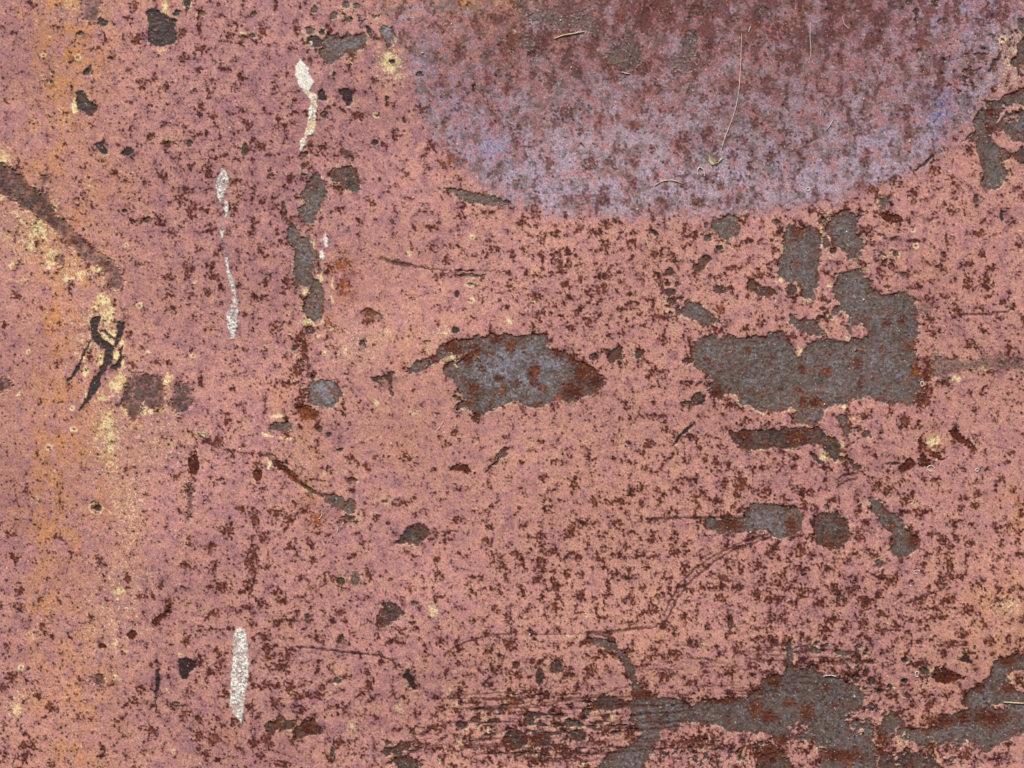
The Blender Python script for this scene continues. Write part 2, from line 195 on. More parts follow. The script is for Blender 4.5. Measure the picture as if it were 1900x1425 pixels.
RUST = [  # rust clusters: x, y, rx, ry, orange
 (920,630,14,9,0.1),(948,642,13,11,0.3),(895,682,9,9,0.1),(878,722,14,12,0.6),(985,692,8,12,0.3),(1008,722,7,7,0.9),(925,702,10,9,0.2),(1082,690,28,26,0.3),(1104,704,20,26,0.1),(1058,722,20,24,0.1),(868,662,15,20,0.1),(1035,650,16,10,0.1),(960,712,10,8,0.1),(1065,665,20,14,0.3),(835,640,22,12,0.3),(800,665,20,8,0.1),(463,1085,10,26,0.1),(474,960,10,20,0.1),(492,1200,7,40,0.1),(560,1290,30,9,0.1),(385,820,14,7,0.1),(405,820,16,12,0.1),(432,838,22,4,0.1),(462,841,20,4,0.1),(358,850,10,15,0.1),(356,880,8,18,0.1),(563,655,9,60,0.1),(560,740,14,30,0.1),(1085,300,0,0,0.1),(990,1370,30,9,0.1),(1060,1400,40,10,0.1),(1190,1290,30,10,0.1),(1330,1300,60,8,0.1),(1400,1280,20,14,0.1),(1290,1380,80,12,0.1),(1420,1400,50,14,0.1),(1560,1400,60,14,0.1),(1740,1340,50,14,0.1),(1840,1330,40,20,0.1),(1330,610,24,10,0.1),(1280,650,10,20,0.1),(1720,690,12,40,0.1),(1715,740,18,20,0.1),(1470,620,12,8,0.1),
 (341,109,14,10,0.1),(255,76,14,15,0.1),(374,93,13,11,0.1),(369,134,8,6,0.1),(265,162,10,9,0.1),(374,202,10,13,0.1),(280,195,8,6,0.1),(280,253,9,8,0.1),(303,328,13,10,0.1),(387,321,15,15,0.1),(250,13,9,13,0.5),(195,76,10,10,0.1),(119,265,9,4,0.1),(28,61,6,8,0.1),(58,10,9,8,0.1),(397,217,13,9,0.1),(462,232,10,13,0.1),(33,301,6,8,0.1),(313,268,8,8,0.1),(212,321,10,9,0.1),(245,240,8,6,0.1),(414,30,8,6,0.1),(240,35,10,9,0.1),(339,61,10,10,0.3),
 (489,61,9,13,0.1),(485,273,13,13,0.4),(665,215,15,10,0.1),(781,202,13,11,0.1),(798,270,10,13,0.1),(839,293,18,23,0.5),(596,280,13,13,0.1),(541,331,13,10,0.1),(652,104,8,13,0.1),(733,250,10,10,0.1),(713,268,8,6,0.1),(819,302,10,10,0.4),(518,222,6,10,0.1),(627,66,10,5,0.1),(942,162,10,13,0.5),(841,205,6,5,0.3),
 (1175,234,15,11,0.5),(1046,212,19,16,0.1),(1097,301,15,24,0.3),(1177,301,11,15,0.1),(1175,339,10,13,0.4),(1357,285,11,10,0.2),(1390,308,7,10,0.3),(1213,278,8,8,0.1),(1198,126,16,13,0.1),(1021,141,11,9,0.1),(1301,182,14,11,0.2),(1268,346,11,10,0.2),(1117,352,13,9,0.1),(953,253,10,11,0.2),(1268,258,18,13,0.3),(1316,243,8,15,0.2),(1132,301,13,8,0.1),(1079,243,13,10,0.1),(1400,227,10,13,0.3),(1314,331,13,13,0.3),(1380,258,15,9,0.3),(1337,344,10,10,0.4),(1011,61,18,15,0.4),(1200,20,15,13,0.0),(1286,25,13,15,0.0),(1407,38,10,15,0.0),(1314,86,15,10,0.1),
 (1713,136,13,10,0.4),(1529,168,10,8,0.3),(1607,220,11,10,0.5),(1609,243,10,9,0.3),(1458,243,18,8,0.2),(1496,265,11,13,0.3),(1430,291,13,15,0.2),(1606,282,8,8,0.2),(1572,283,8,10,0.2),(1604,301,13,10,0.1),(1657,336,13,11,0.1),(1733,316,10,11,0.3),(1766,328,7,8,0.4),(1617,351,11,11,0.4),(1647,152,11,11,0.4),(1537,23,7,4,1.0),(1630,61,13,13,0.0),(1799,280,10,13,0.0),(1728,283,9,6,0.3),(1834,243,10,15,0.0),(1640,99,15,10,0.0),(1683,202,18,10,0.0),(1458,53,20,15,0.3),(1791,33,9,8,0.3),(1837,210,13,15,0.0),(1774,346,8,8,0.5),
 (356,390,13,20,0.3),(298,408,15,15,0.1),(349,499,15,15,0.2),(313,514,13,10,0.1),(404,469,10,9,0.3),(313,547,11,8,0.1),(382,542,11,8,0.3),(392,423,10,7,0.1),(162,494,8,10,0.1),(245,676,11,9,0.1),(316,433,4,11,0.1),(240,618,5,8,0.1),(323,572,6,5,0.1),(399,514,10,6,0.1),(33,550,11,10,0.1),(8,605,8,8,0.1),(139,380,6,5,0.1),(336,368,18,8,0.1),(136,446,9,8,0.1),
 (632,491,20,15,0.8),(639,532,15,18,0.9),(611,598,8,13,0.8),(533,522,10,15,0.1),(494,527,7,11,0.1),(524,537,6,11,0.1),(515,436,7,12,0.3),(510,605,11,11,0.1),(553,628,8,18,0.1),(563,663,10,20,0.1),(548,691,20,15,0.1),(485,378,11,11,0.1),(483,466,8,8,0.1),(828,481,9,10,0.1),(804,461,8,8,0.1),(857,383,10,8,0.1),(945,534,13,10,0.3),(798,421,13,10,0.1),(900,474,8,13,0.1),(859,403,8,10,0.1),(882,653,15,20,0.5),(846,653,15,10,0.5),(685,596,13,8,0.1),(538,406,10,8,0.4),(922,461,8,8,0.1),(632,355,10,8,0.1),
 (1074,426,10,11,0.4),(1122,456,11,15,0.2),(1006,481,7,28,0.1),(1041,494,11,19,0.2),(991,550,15,12,0.2),(1117,537,19,11,0.3),(1112,557,6,13,0.1),(1210,471,11,11,0.2),(1274,437,9,9,0.1),(1362,497,14,8,0.1),(1152,504,11,6,0.1),(998,587,6,16,0.1),(1223,587,20,12,0.2),(1089,595,11,13,0.2),(1334,575,11,13,0.4),(1291,375,18,11,0.3),(1122,370,12,23,0.3),(993,393,10,20,0.3),(1155,618,9,9,0.2),(1279,630,8,7,0.2),(948,469,7,6,0.3),(1076,514,5,10,0.3),(1049,527,15,8,0.1),(945,537,8,9,0.2),(1354,534,13,10,0.1),(1170,451,10,10,0.1),(1223,524,8,10,0.2),(1407,512,15,10,0.3),(1208,696,10,8,0.1),(1124,416,10,10,0.3),(948,641,10,15,0.7),(993,689,11,20,0.7),(1036,658,10,8,0.0),(1311,668,8,8,0.2),(1387,651,6,8,0.0),
 (1765,392,10,10,0.1),(1794,527,11,16,0.1),(1794,489,11,10,0.1),(1841,499,7,12,0.1),(1817,469,11,8,0.1),(1862,560,13,9,0.1),(1776,580,13,12,0.1),(1727,593,9,11,0.1),(1723,552,4,12,0.2),(1748,552,13,9,0.2),(1898,593,8,10,0.1),(1693,641,9,12,0.8),(1700,689,12,16,0.8),(1645,598,6,6,0.1),(1673,590,5,10,0.1),(1872,648,9,20,0.1),(1729,618,13,9,0.2),(1799,641,11,8,0.2),(1824,522,10,15,0.1),(1748,499,8,8,0.1),(1630,502,9,9,0.3),(1657,497,8,9,0.2),(1637,395,13,8,0.2),(1607,426,18,8,0.1),(1481,428,15,15,0.4),(1592,673,9,13,0.0),(1637,646,6,6,0.8),(1693,360,10,13,0.1),(1435,464,10,8,0.2),(1887,456,11,6,0.1),(1814,433,18,8,0.1),(1754,446,8,15,0.1),(1834,547,15,5,0.1),(1488,686,10,10,0.3),(1534,689,15,8,0.3),(1430,542,10,9,0.4),
 (404,821,15,11,0.2),(478,872,13,25,0.1),(424,985,18,15,0.1),(470,1028,13,28,0.1),(397,1051,13,13,0.1),(354,1001,8,10,0.1),(447,943,10,10,0.1),(184,1036,10,9,0.1),(25,1034,13,10,0.1),(15,991,9,10,0.1),(109,996,8,8,0.1),(422,786,10,10,0.1),(392,1013,10,9,0.1),(28,927,6,11,0.1),(328,884,10,6,0.1),(465,1044,13,15,0.1),
 (538,963,16,16,0.1),(589,963,18,16,0.7),(490,993,12,11,0.1),(551,935,8,6,0.1),(826,1003,13,8,0.1),(915,1041,15,12,0.1),(697,963,8,8,0.1),(718,968,4,7,0.1),(647,1036,7,10,0.1),(584,1039,10,7,0.1),(571,1006,7,11,0.1),(538,1013,6,9,0.1),(637,761,7,16,0.1),(849,965,15,8,0.1),(801,998,8,8,0.1),(533,806,8,10,0.3),(508,950,13,13,0.1),(745,935,10,8,0.3),(677,1006,10,6,0.1),(900,1003,8,8,0.1),(498,1049,10,8,0.2),(475,968,8,20,0.1),(611,993,8,6,0.1),(753,849,8,8,0.1),(879,720,14,15,0.6),(935,723,10,15,0.8),(910,748,5,6,0.0),(884,773,10,13,0.0),(874,745,15,8,0.6),(475,1036,8,15,0.0),(677,864,15,6,0.1),(829,824,10,6,0.1),(844,801,10,10,0.1),
 (1344,897,11,19,0.1),(1375,897,18,18,0.1),(1329,857,8,16,0.1),(1142,970,16,13,0.1),(1213,998,11,11,0.2),(958,1028,13,11,0.1),(1001,996,16,11,0.1),(1102,932,12,11,0.3),(1133,932,8,9,0.2),(1155,930,11,13,0.1),(1064,902,9,8,0.1),(1033,857,16,6,0.1),(1001,819,8,6,0.1),(1021,932,9,8,0.1),(1203,824,13,10,0.1),(1236,793,11,13,0.1),(1210,1034,11,7,0.1),(1253,1023,13,16,0.1),(1112,1031,8,13,0.1),(1028,1023,13,13,0.1),(1003,1041,16,15,0.1),(1071,1034,11,8,0.1),(1162,1013,11,8,0.2),(1289,925,9,9,0.2),(1304,915,9,11,0.1),(1377,943,8,11,0.1),(1223,927,7,12,0.1),(1056,845,6,5,0.1),(1102,854,6,5,0.3),(1405,1049,18,11,0.1),(1152,776,7,6,0.1),(1162,758,7,6,0.1),(1329,728,15,15,0.3),(1266,897,13,8,0.1),(1190,902,8,8,0.1),(1008,887,8,8,0.1),(1418,912,13,18,0.1),(1380,781,10,10,0.1),(1061,988,23,10,0.1),(1382,809,15,15,0.3),(1306,1051,10,8,0.1),(1334,829,10,5,0.1),(1309,852,6,8,0.1),(1071,723,15,20,0.3),(1001,751,13,8,0.6),(1039,738,10,8,1.0),(1008,721,8,8,0.9),(991,708,8,13,0.3),(1354,973,28,13,0.1),
 (1760,1041,12,23,0.1),(1789,922,8,8,0.1),(1814,915,13,8,0.1),(1862,889,11,11,0.1),(1799,1006,13,11,0.1),(1746,1001,13,13,0.1),(1774,998,11,11,0.1),(1804,975,8,8,0.1),(1872,975,13,7,0.2),(1898,953,8,16,0.1),(1625,900,16,16,0.1),(1622,847,8,8,0.1),(1680,781,10,16,0.2),(1450,864,11,8,0.2),(1458,927,11,8,0.1),(1491,937,9,18,0.1),(1433,1023,13,21,0.1),(1486,1018,16,21,0.1),(1463,1034,7,7,0.1),(1594,991,13,16,0.1),(1860,1006,7,13,0.1),(1786,943,8,8,0.1),(1880,841,7,8,0.1),(1721,723,13,25,0.0),(1481,723,5,8,0.0),(1488,745,8,15,0.0),(1513,748,13,13,0.0),(1592,715,5,13,0.0),(1478,811,28,15,0.5),(1468,973,15,18,0.4),(1695,1001,13,15,0.0),(1539,1011,13,8,0.6),(1655,975,8,10,0.6),(1728,991,8,8,0.4),(1592,793,8,8,0.1),(1647,910,18,10,0.2),(1680,927,10,15,0.1),(1503,910,10,8,0.1),(1756,710,15,13,0.0),(1705,748,15,10,0.0),(1741,1026,10,10,0.2),
 (397,1139,13,10,0.1),(461,1126,14,8,0.1),(471,1055,8,14,0.1),(263,1279,14,9,0.1),(395,1371,16,19,0.5),(342,1324,9,16,0.5),(97,1311,14,11,0.1),(53,1382,22,14,0.1),(47,1403,19,14,0.1),(8,1400,11,11,0.1),(21,1255,14,13,0.1),(8,1274,14,8,0.1),(97,1416,11,8,0.1),(466,1261,6,16,0.1),(279,1355,14,11,0.1),(224,1334,11,7,0.1),(300,1087,6,11,0.1),(282,1103,6,11,0.1),(237,1074,7,16,0.1),(37,1097,8,16,0.1),(34,1126,11,11,0.1),(368,1366,14,14,0.1),(345,1187,11,11,0.1),(374,1226,13,16,0.1),(411,1229,13,11,0.1),(368,1334,13,11,0.1),(316,1116,11,11,0.1),(411,1087,18,16,0.1),(79,1163,11,5,0.1),(129,1184,11,8,0.1),(261,1107,8,7,0.1),(439,1339,16,11,0.1),(382,1403,11,16,0.1),(471,1382,13,13,0.1),(147,1329,5,8,0.1),(250,1300,13,11,0.1),(421,1287,16,11,0.1),(458,1084,7,13,0.1),
 (517,1153,15,14,0.1),(586,1179,16,10,0.1),(491,1176,16,8,0.1),(533,1213,16,12,0.1),(500,1213,6,26,0.1),(509,1303,16,11,0.2),(628,1376,16,14,0.1),(559,1316,16,11,0.1),(602,1074,5,11,0.1),(686,1066,7,11,0.1),(483,1118,14,11,0.1),(631,1134,14,10,0.1),(683,1245,10,11,0.1),(599,1271,8,11,0.1),(809,1350,16,12,0.1),(902,1176,8,14,0.1),(938,1066,8,11,0.1),(523,1418,27,9,0.1),(483,1403,11,11,0.1),(941,1318,11,8,0.7),(849,1229,7,9,0.1),(541,1155,6,11,0.1),(557,1074,8,8,0.1),(515,1097,11,11,0.1),(525,1234,16,16,0.1),(686,1271,11,16,0.1),(494,1271,16,11,0.1),(823,1313,11,8,0.1),(746,1171,8,11,0.1),(702,1182,7,9,0.1),(904,1208,11,8,0.1),(881,1100,9,8,0.1),(817,1189,7,11,0.1),(541,1274,13,13,0.1),(641,1311,11,11,0.1),(596,1292,13,8,0.1),(941,1145,9,9,0.1),(917,1242,21,13,0.1),(928,1095,11,13,0.1),(496,1374,11,21,0.2),(781,1384,16,11,0.1),(817,1389,16,8,0.1),(941,1384,16,18,0.1),(881,1303,16,8,0.1),(859,1271,7,7,0.1),(573,1353,16,13,0.0),(704,1155,11,11,0.0),
 (1003,1055,13,11,0.1),(998,1076,14,10,0.1),(1027,1124,14,14,0.1),(1077,1105,10,16,0.1),(1166,1058,14,8,0.1),(1191,1091,7,7,0.1),(1129,1087,7,14,0.1),(1093,1247,16,16,0.2),(1343,1074,14,12,0.1),(1337,1108,12,10,0.2),(1401,1103,14,16,0.1),(1408,1205,11,11,0.1),(1398,1234,11,11,0.1),(1211,1132,11,12,0.1),(1235,1158,9,11,0.1),(1269,1147,8,11,0.1),(1311,1158,6,9,0.1),(1253,1176,8,7,0.2),(948,1197,14,14,0.1),(1032,1326,19,11,0.1),(1053,1071,5,11,0.1),(1279,1095,11,7,0.1),(1172,1116,9,9,0.1),(1366,1203,13,13,0.1),(1077,1066,11,9,0.1),(1140,1066,11,9,0.1),(1032,1224,11,8,0.1),(982,1282,21,11,0.1),(1298,1361,5,24,0.1),(1290,1382,29,8,0.1),(1322,1374,7,26,0.1),(1272,1379,5,24,0.1),(1098,1313,13,11,0.2),(1158,1309,11,8,0.2),(1124,1355,16,13,0.1),(1169,1366,16,16,0.1),(966,1400,26,13,0.1),(1051,1397,16,16,0.1),(1111,1379,21,8,0.1),(1248,1216,16,13,0.1),(1208,1218,13,11,0.1),(1232,1255,16,11,0.1),(1303,1092,11,9,0.1),(956,1303,18,11,0.5),(1279,1266,13,8,0.1),(1403,1316,16,24,0.4),(1387,1387,16,13,0.1),(1056,1242,11,11,0.1),(1243,1097,5,16,0.1),
 (1599,1118,11,24,0.1),(1707,1116,16,16,0.1),(1759,1113,16,14,0.1),(1746,1142,14,11,0.1),(1796,1132,14,14,0.1),(1823,1155,7,14,0.1),(1744,1082,11,14,0.1),(1762,1066,11,16,0.1),(1854,1095,11,9,0.1),(1891,1108,8,8,0.1),(1549,1092,14,11,0.1),(1486,1097,14,14,0.1),(1636,1137,14,11,0.1),(1662,1161,14,11,0.1),(1707,1153,11,11,0.1),(1594,1179,11,9,0.1),(1686,1150,11,8,0.1),(1836,1189,14,11,0.1),(1762,1195,26,8,0.2),(1725,1308,11,24,0.1),(1725,1337,16,14,0.2),(1688,1332,11,11,0.1),(1533,1274,6,8,0.1),(1496,1324,16,22,0.2),(1636,1374,14,22,0.3),(1841,1337,22,16,0.1),(1788,1334,16,14,0.1),(1425,1329,13,16,0.2),(1452,1376,21,13,0.1),(1483,1055,16,11,0.1),(1815,1084,13,11,0.2),(1649,1079,11,13,0.1),(1446,1082,16,16,0.1),(1436,1113,21,13,0.1),(1449,1145,18,13,0.1),(1602,1155,13,13,0.1),(1465,1303,11,8,0.7),(1815,1276,16,13,0.1),(1867,1226,21,11,0.0),(1873,1276,16,11,0.1),(1638,1389,18,13,0.1),(1731,1389,16,16,0.1),(1794,1400,21,16,0.1),(1852,1408,16,11,0.1),(1888,1208,13,11,0.1),(1670,1324,13,11,0.1),(1652,1289,11,11,0.1),(1581,1092,16,16,0.1),(1788,1176,16,11,0.1),(1520,1116,18,13,0.1),(1802,1208,11,8,0.2),(1436,1261,18,16,0.2),(1575,1413,13,8,0.8),(1428,1392,13,13,0.1),
]


DRIPS = [  # white dried drips: label, grain (0 solid .. 1 broken), outlines
 ('cream white drip in two joined blobs near the top, with a yellowed tail',0.25,[[(557,112),(567,119),(574,131),(576,141),(583,152),(579,159),(574,172),(567,168),(558,164),(553,152),(549,141),(550,124),(553,119)],
   [(561,165),(574,170),(589,178),(589,192),(586,215),(587,235),(579,250),(571,253),(566,268),(558,283),(557,268),(566,250),(571,227),(575,202),(579,187),(570,179)]]),
 ('thin broken grey white drip left of the column of bare patches',0.5,[[(414,313),(423,321),(426,336),(422,352),(417,365),(411,378),(403,368),(402,352),(402,339)],
   [(418,370),(424,378),(427,406),(419,408),(417,388)],[(409,431),(418,428),(417,441),(411,442)],
   [(417,479),(424,481),(427,502),(435,522),(440,552),(441,565),(433,565),(430,545),(422,512)],
   [(427,566),(440,565),(442,577),(440,603),(435,618),(434,630),(428,632),(424,615),(419,603),(418,585)]]),
 ('long straight white chalky drip at the lower left',0.45,[[(434,1179),(438,1168),(445,1163),(454,1167),(460,1179),(461,1208),(463,1229),(462,1255),(458,1282),(454,1303),(451,1324),(450,1337),(447,1350),(442,1334),(432,1324),(426,1308),(428,1282),(430,1250),(432,1218),(433,1198)]]),
 ('largest bright white splash at the right edge of the tall hourglass shaped patch',0.0,[[(593,468),(598,464),(603,470),(604,478),(600,483),(594,480)]]),
 ('narrow upright white splash just above the largest splash',0.0,[[(602,440),(606,436),(609,446),(609,459),(606,461),(602,455)]]),
 ('slim white splash at the top of the little row beside the hourglass shaped patch',0.0,[[(602,433),(605,432),(605,443),(602,442)]]),
 ('dot of white left of the narrow upright splash',0.0,[[(594,443),(598,444),(598,449),(594,449)]]),
 ('dot of white on the dark patch above the cream white drip',0.0,[[(575,78),(580,77),(580,84),(576,84)]]),
]
CREAM = [  # places where the cream undercoat shows: x, y, rx, ry, strength
 (138,196,6,13,1.2),(307,14,9,20,.9),(5,302,16,22,.8),(62,356,10,12,.9),(68,420,8,18,1.1),(78,432,6,14,1.1),(58,455,9,8,1),(42,411,5,8,1),(28,394,9,5,1),(90,488,8,8,1.1),
 (22,493,8,5,1),(126,518,12,5,1),(4,365,5,9,1),(182,500,14,9,.9),(192,557,16,12,1),(207,578,6,14,1),(177,570,12,6,.8),(203,630,15,16,1.5),(171,595,6,11,1.2),(216,661,11,8,1.3),(229,671,4,16,1.1),
 (187,667,7,14,.9),(157,658,5,16,.7),(219,715,18,12,.9),(232,756,5,12,1.1),(268,760,4,12,1.2),(298,732,5,18,.9),(202,784,16,24,.8),(207,808,13,13,.9),(207,832,8,9,.9),(278,763,9,5,1),(373,806,9,7,1),
 (161,733,5,9,.9),(192,738,16,10,.7),(35,733,5,4,1.2),(224,1095,10,6,1.1),(218,1110,6,4,.8),(56,1179,11,7,.7),(214,1192,5,5,.8),(214,1258,12,7,.7),(34,1316,7,14,.8),(229,1210,6,6,.6),(334,1214,5,4,.8),(305,1284,6,6,.6),(253,1142,7,5,.6),
 (75,408,14,22,.8),(62,435,12,12,.8),(95,470,18,14,.7),(150,505,16,10,.7),(190,520,10,10,.7),(196,590,14,18,.9),(226,640,5,20,1.0),(160,690,5,14,.9),(180,720,6,20,.9),(225,700,12,12,.8),(310,705,9,16,.8),(300,760,14,8,.7),(245,790,30,16,.45),(185,800,12,30,.6),(205,860,14,24,.5),(215,930,20,40,.4),(290,820,26,16,.4),(35,345,14,10,.7),(100,385,8,14,.8),(15,440,10,8,.6),(45,520,22,12,.5),
 (735,73,7,7,.8),(725,116,18,22,1.0),(737,140,14,16,.6),(565,61,6,16,.7),(568,542,7,6,1.1),(571,598,18,10,.9),(594,514,5,15,.9),(617,527,3,15,.9),(600,593,3,10,.9),(758,470,7,7,.8),(722,618,16,14,.5),(642,648,16,16,.6),(829,613,8,15,.6),
 (839,668,18,6,.9),(824,681,5,15,.7),(541,458,5,3,.9),(594,623,11,11,.5),(515,773,13,5,1.3),(498,807,12,4,1.2),(500,861,5,9,1.3),(533,811,18,6,.8),(601,877,10,10,.6),(632,877,16,5,.5),(699,748,5,6,.9),(695,801,8,8,.5),(771,768,13,8,.6),
 (665,962,5,13,.6),(1565,754,5,7,1.2),(1468,760,10,5,1),(1529,759,7,4,1.1),(1662,742,6,3,1.2),(1528,844,10,15,.9),(1562,825,5,7,1),(1733,818,16,11,.9),(1774,703,13,4,1.3),(1525,428,3,5,1.2),(1525,453,3,6,1.2),(1589,484,10,8,.7),(1606,504,8,6,.9),
 (1569,580,4,7,.9),(1572,628,7,8,.8),(1534,615,5,8,.8),(1484,653,5,13,.8),(1445,522,6,6,.8),(1539,529,5,4,.9),(1728,512,16,16,.4),(1739,980,6,6,.4),(804,1131,11,18,.7),(836,1287,11,16,.5),(741,1310,11,22,.6),(654,1347,16,16,.6),(583,1313,5,8,.6),
 (851,1306,6,7,.8),(530,1363,11,5,.8),(1056,1180,30,2.5,.7),(1135,1329,13,8,.8),(1177,1176,11,8,.4),(1371,1090,8,16,.4),(1867,1124,32,26,.6),(1604,1205,11,8,.5),(943,595,5,9,1.1),(1225,340,30,3,0),(1420,440,20,10,0),(1370,410,10,20,.5),
 (1880,90,14,22,.6),(1866,75,8,10,.5),(1880,330,12,20,.3),(1865,1110,10,8,.3),(1320,435,10,14,.6),(1345,420,6,8,.6),(1260,450,5,5,.5),(955,385,30,12,.35),(330,268,5,10,.5),(300,94,10,5,.7),(395,10,14,10,.4),(260,0,30,10,.4),(1750,150,30,20,0),
]
STRIPES = [  # cream scraped lines
 ([(59,415),(66,421),(80,436),(87,446)],2.2),([(168,486),(178,498),(194,509)],2.4),([(150,520),(142,508)],2),([(35,378),(28,372)],2),([(120,513),(131,520)],2),([(190,548),(203,566),(208,590)],2.2),
 ([(262,752),(268,768)],2),([(594,500),(590,515),(597,524)],1.2),([(617,560),(613,549)],1.4),([(571,590),(580,600),(590,606),(600,595)],1.3),([(565,586),(572,604)],1.2),
]
OCHRE = [
 (100,12,50,36,.8),(132,95,60,60,.7),(125,165,40,50,.7),(100,255,45,60,.4),(60,330,40,60,.35),(95,440,60,60,.5),(135,520,40,60,.5),(100,600,24,70,.6),(110,730,60,60,.35),(115,820,70,60,.5),(75,925,50,60,.5),(90,1000,40,50,.6),(70,1110,25,40,.6),
 (130,1260,60,60,.35),(140,1400,25,30,.6),(145,1180,20,60,.4),(735,85,20,25,.5),(850,0,130,26,1.1),(900,60,110,50,.35),(575,855,22,70,.5),(750,830,60,50,.25),(1720,520,60,40,.25),(1740,815,20,12,.7),(1850,1150,90,90,.5),(1890,950,20,40,.7),
 (200,880,40,80,.35),(240,960,30,60,.3),(1370,240,120,60,0),(1480,20,60,30,.3),(560,640,20,30,.4),(860,640,60,60,.2),(1150,900,150,90,.15),(1560,1060,100,60,.1),(1210,1180,80,40,.2),(720,500,80,60,.2),(780,660,90,60,.25),(520,730,20,40,.5),(190,340,60,60,.2),
]
STAIN = [  # orange rust wash: x, y, rx, ry, strength
 (640,505,22,30,.9),(645,545,22,20,.8),(612,600,14,22,.8),(570,775,14,18,.7),(562,815,8,40,.45),(588,960,22,18,.7),(575,935,20,24,.5),(575,265,20,22,.5),(840,300,24,26,.5),(560,250,20,20,.3),(85,610,14,50,.3),(420,1360,16,22,.4),
 (1470,745,26,16,.3),(575,730,20,10,.2),(540,1375,20,20,.4),(170,215,22,14,.35),(1480,770,20,10,.3),(830,310,14,16,.5),(1700,740,12,40,.3),
]
BLISTERS = [(145,107,5),(136,758,4),(138,797,5),(93,831,6),(234,455,3.2),(258,567,5),(363,524,3),(54,654,3.5),(356,661,4),(273,654,3),(877,441,4),(876,558,4.5),(601,656,3),(615,610,4),(1693,428,4.5),(1698,457,4.5),(39,1240,4.5),(1090,1142,3),(1304,1197,3.5),(180,943,12),(80,103,3),(452,66,4),(1857,76,6),(698,213,5),(953,59,3),(990,560,3),(320,1395,3)]
SCRATCHES = [  # dark grooves: points, width, depth
 ([(500,848),(510,856),(522,868),(540,880),(553,893),(575,907),(598,920)],5.0,1),([(495,842),(512,846),(516,858)],3.0,.9),
 ([(562,620),(566,650),(572,672),(570,700)],4.0,.6),([(700,478),(735,490),(800,499),(830,502)],1.6,.6),
 ([(1430,997),(1369,1016),(1334,1036),(1304,1060),(1272,1088),(1252,1119),(1238,1148),(1226,1156),(1212,1163)],2.6,1),
 ([(1424,990),(1375,1006),(1328,1030),(1296,1050),(1264,1080),(1245,1112),(1230,1142)],2.2,.9),
 ([(1212,1164),(1176,1166),(1126,1173),(1090,1172)],3.8,1),([(1130,1180),(1085,1173)],2.2,.8),([(1090,1174),(1040,1177),(950,1176)],1,.4),
 ([(552,1199),(580,1201),(640,1209),(695,1214),(730,1223),(736,1240)],2.8,1),([(500,1199),(560,1200)],1,.5),([(823,1216),(846,1199),(886,1184),(904,1180),(945,1176)],2.2,.9),
 ([(705,478),(735,486),(770,493),(800,500)],2.4,.8),([(735,482),(750,488),(770,494)],3.5,.5),([(860,502),(940,504)],1.2,.6),
 ([(1200,963),(1250,961),(1390,960)],3,1),([(1550,889),(1570,880),(1590,877)],2.4,.9),([(1552,903),(1572,892),(1590,887)],2.6,.9),([(1552,895),(1575,884),(1592,880)],1.0,.5),
 ([(1780,583),(1830,583),(1870,578)],2.4,.9),([(1822,583),(1826,598),(1840,603)],1.2,.5),([(1765,600),(1790,615)],1.2,.5),
 ([(1380,810),(1200,735)],0.1,0),([(1090,1230),(1150,1272)],0.1,0),([(1000,1306),(1090,1296),(1170,1272)],1.8,.6),([(940,1315),(1020,1310),(1062,1294)],2.0,.7),
 ([(1380,1222),(1440,1226)],1.8,.6),([(1500,1218),(1590,1222)],2.4,.6),([(1745,1200),(1790,1198)],1.8,.6),([(1740,1192),(1785,1190)],1.4,.5),([(1780,1265),(1792,1300)],1.8,.7),([(1690,1292),(1704,1312)],1.6,.6),([(1630,1255),(1634,1290)],1.6,.5),
 ([(802,1297),(950,1296)],1.5,.6),([(830,1292),(950,1284)],1.2,.6),([(790,1385),(930,1372)],1.4,.5),([(850,1395),(900,1365),(960,1350)],2.2,.6),([(530,1362),(555,1398)],1.6,.6),([(765,1370),(800,1355)],1.8,.6),([(801,1325),(802,1340)],1.6,.6),
 ([(395,836),(405,842),(430,838)],1.6,.6),([(368,806),(395,826),(428,838)],3.2,.7),([(480,843),(500,846),(512,856)],3.6,.8),([(1700,310),(1750,280)],1.5,.4),([(1680,305),(1700,325)],1.4,.4),([(330,1090),(310,1120)],1.5,.5),([(1455,380),(1480,365)],1.5,.4),
 ([(1680,1120),(1712,1106),(1745,1095)],2.4,.7),([(1160,820),(1110,835),(1130,812)],1.2,.4),([(820,330),(826,345)],1,.0),([(1880,1180),(1900,1190)],1.4,.5),([(430,1240),(300,1330)],0.1,0),
]
ARC = [(640,-900),(690,-300),(705,0),(742,115),(790,228),(850,305),(925,368),(1035,398),(1200,404),(1400,392),(1560,372),(1680,322),(1765,268),(1830,180),(1880,60),(1960,-300),(1990,-900)]
# rust speckle density (0..9), one cell is 158 units
DENSITY = [
 [3,3,5,4,2,2,3,4,4,3,4,4],
 [2,3,6,5,3,2,3,3,3,3,4,4],
 [3,4,6,4,3,4,6,5,5,5,5,4],
 [3,3,4,4,1,3,7,6,5,5,5,4],
 [2,2,3,5,1,2,3,4,4,4,4,4],
 [2,2,4,4,2,3,3,5,6,5,4,4],
 [3,2,4,5,3,4,6,6,7,6,6,5],
 [4,3,5,6,4,5,6,6,6,8,7,4],
 [4,4,5,5,4,6,8,6,6,8,5,5]]
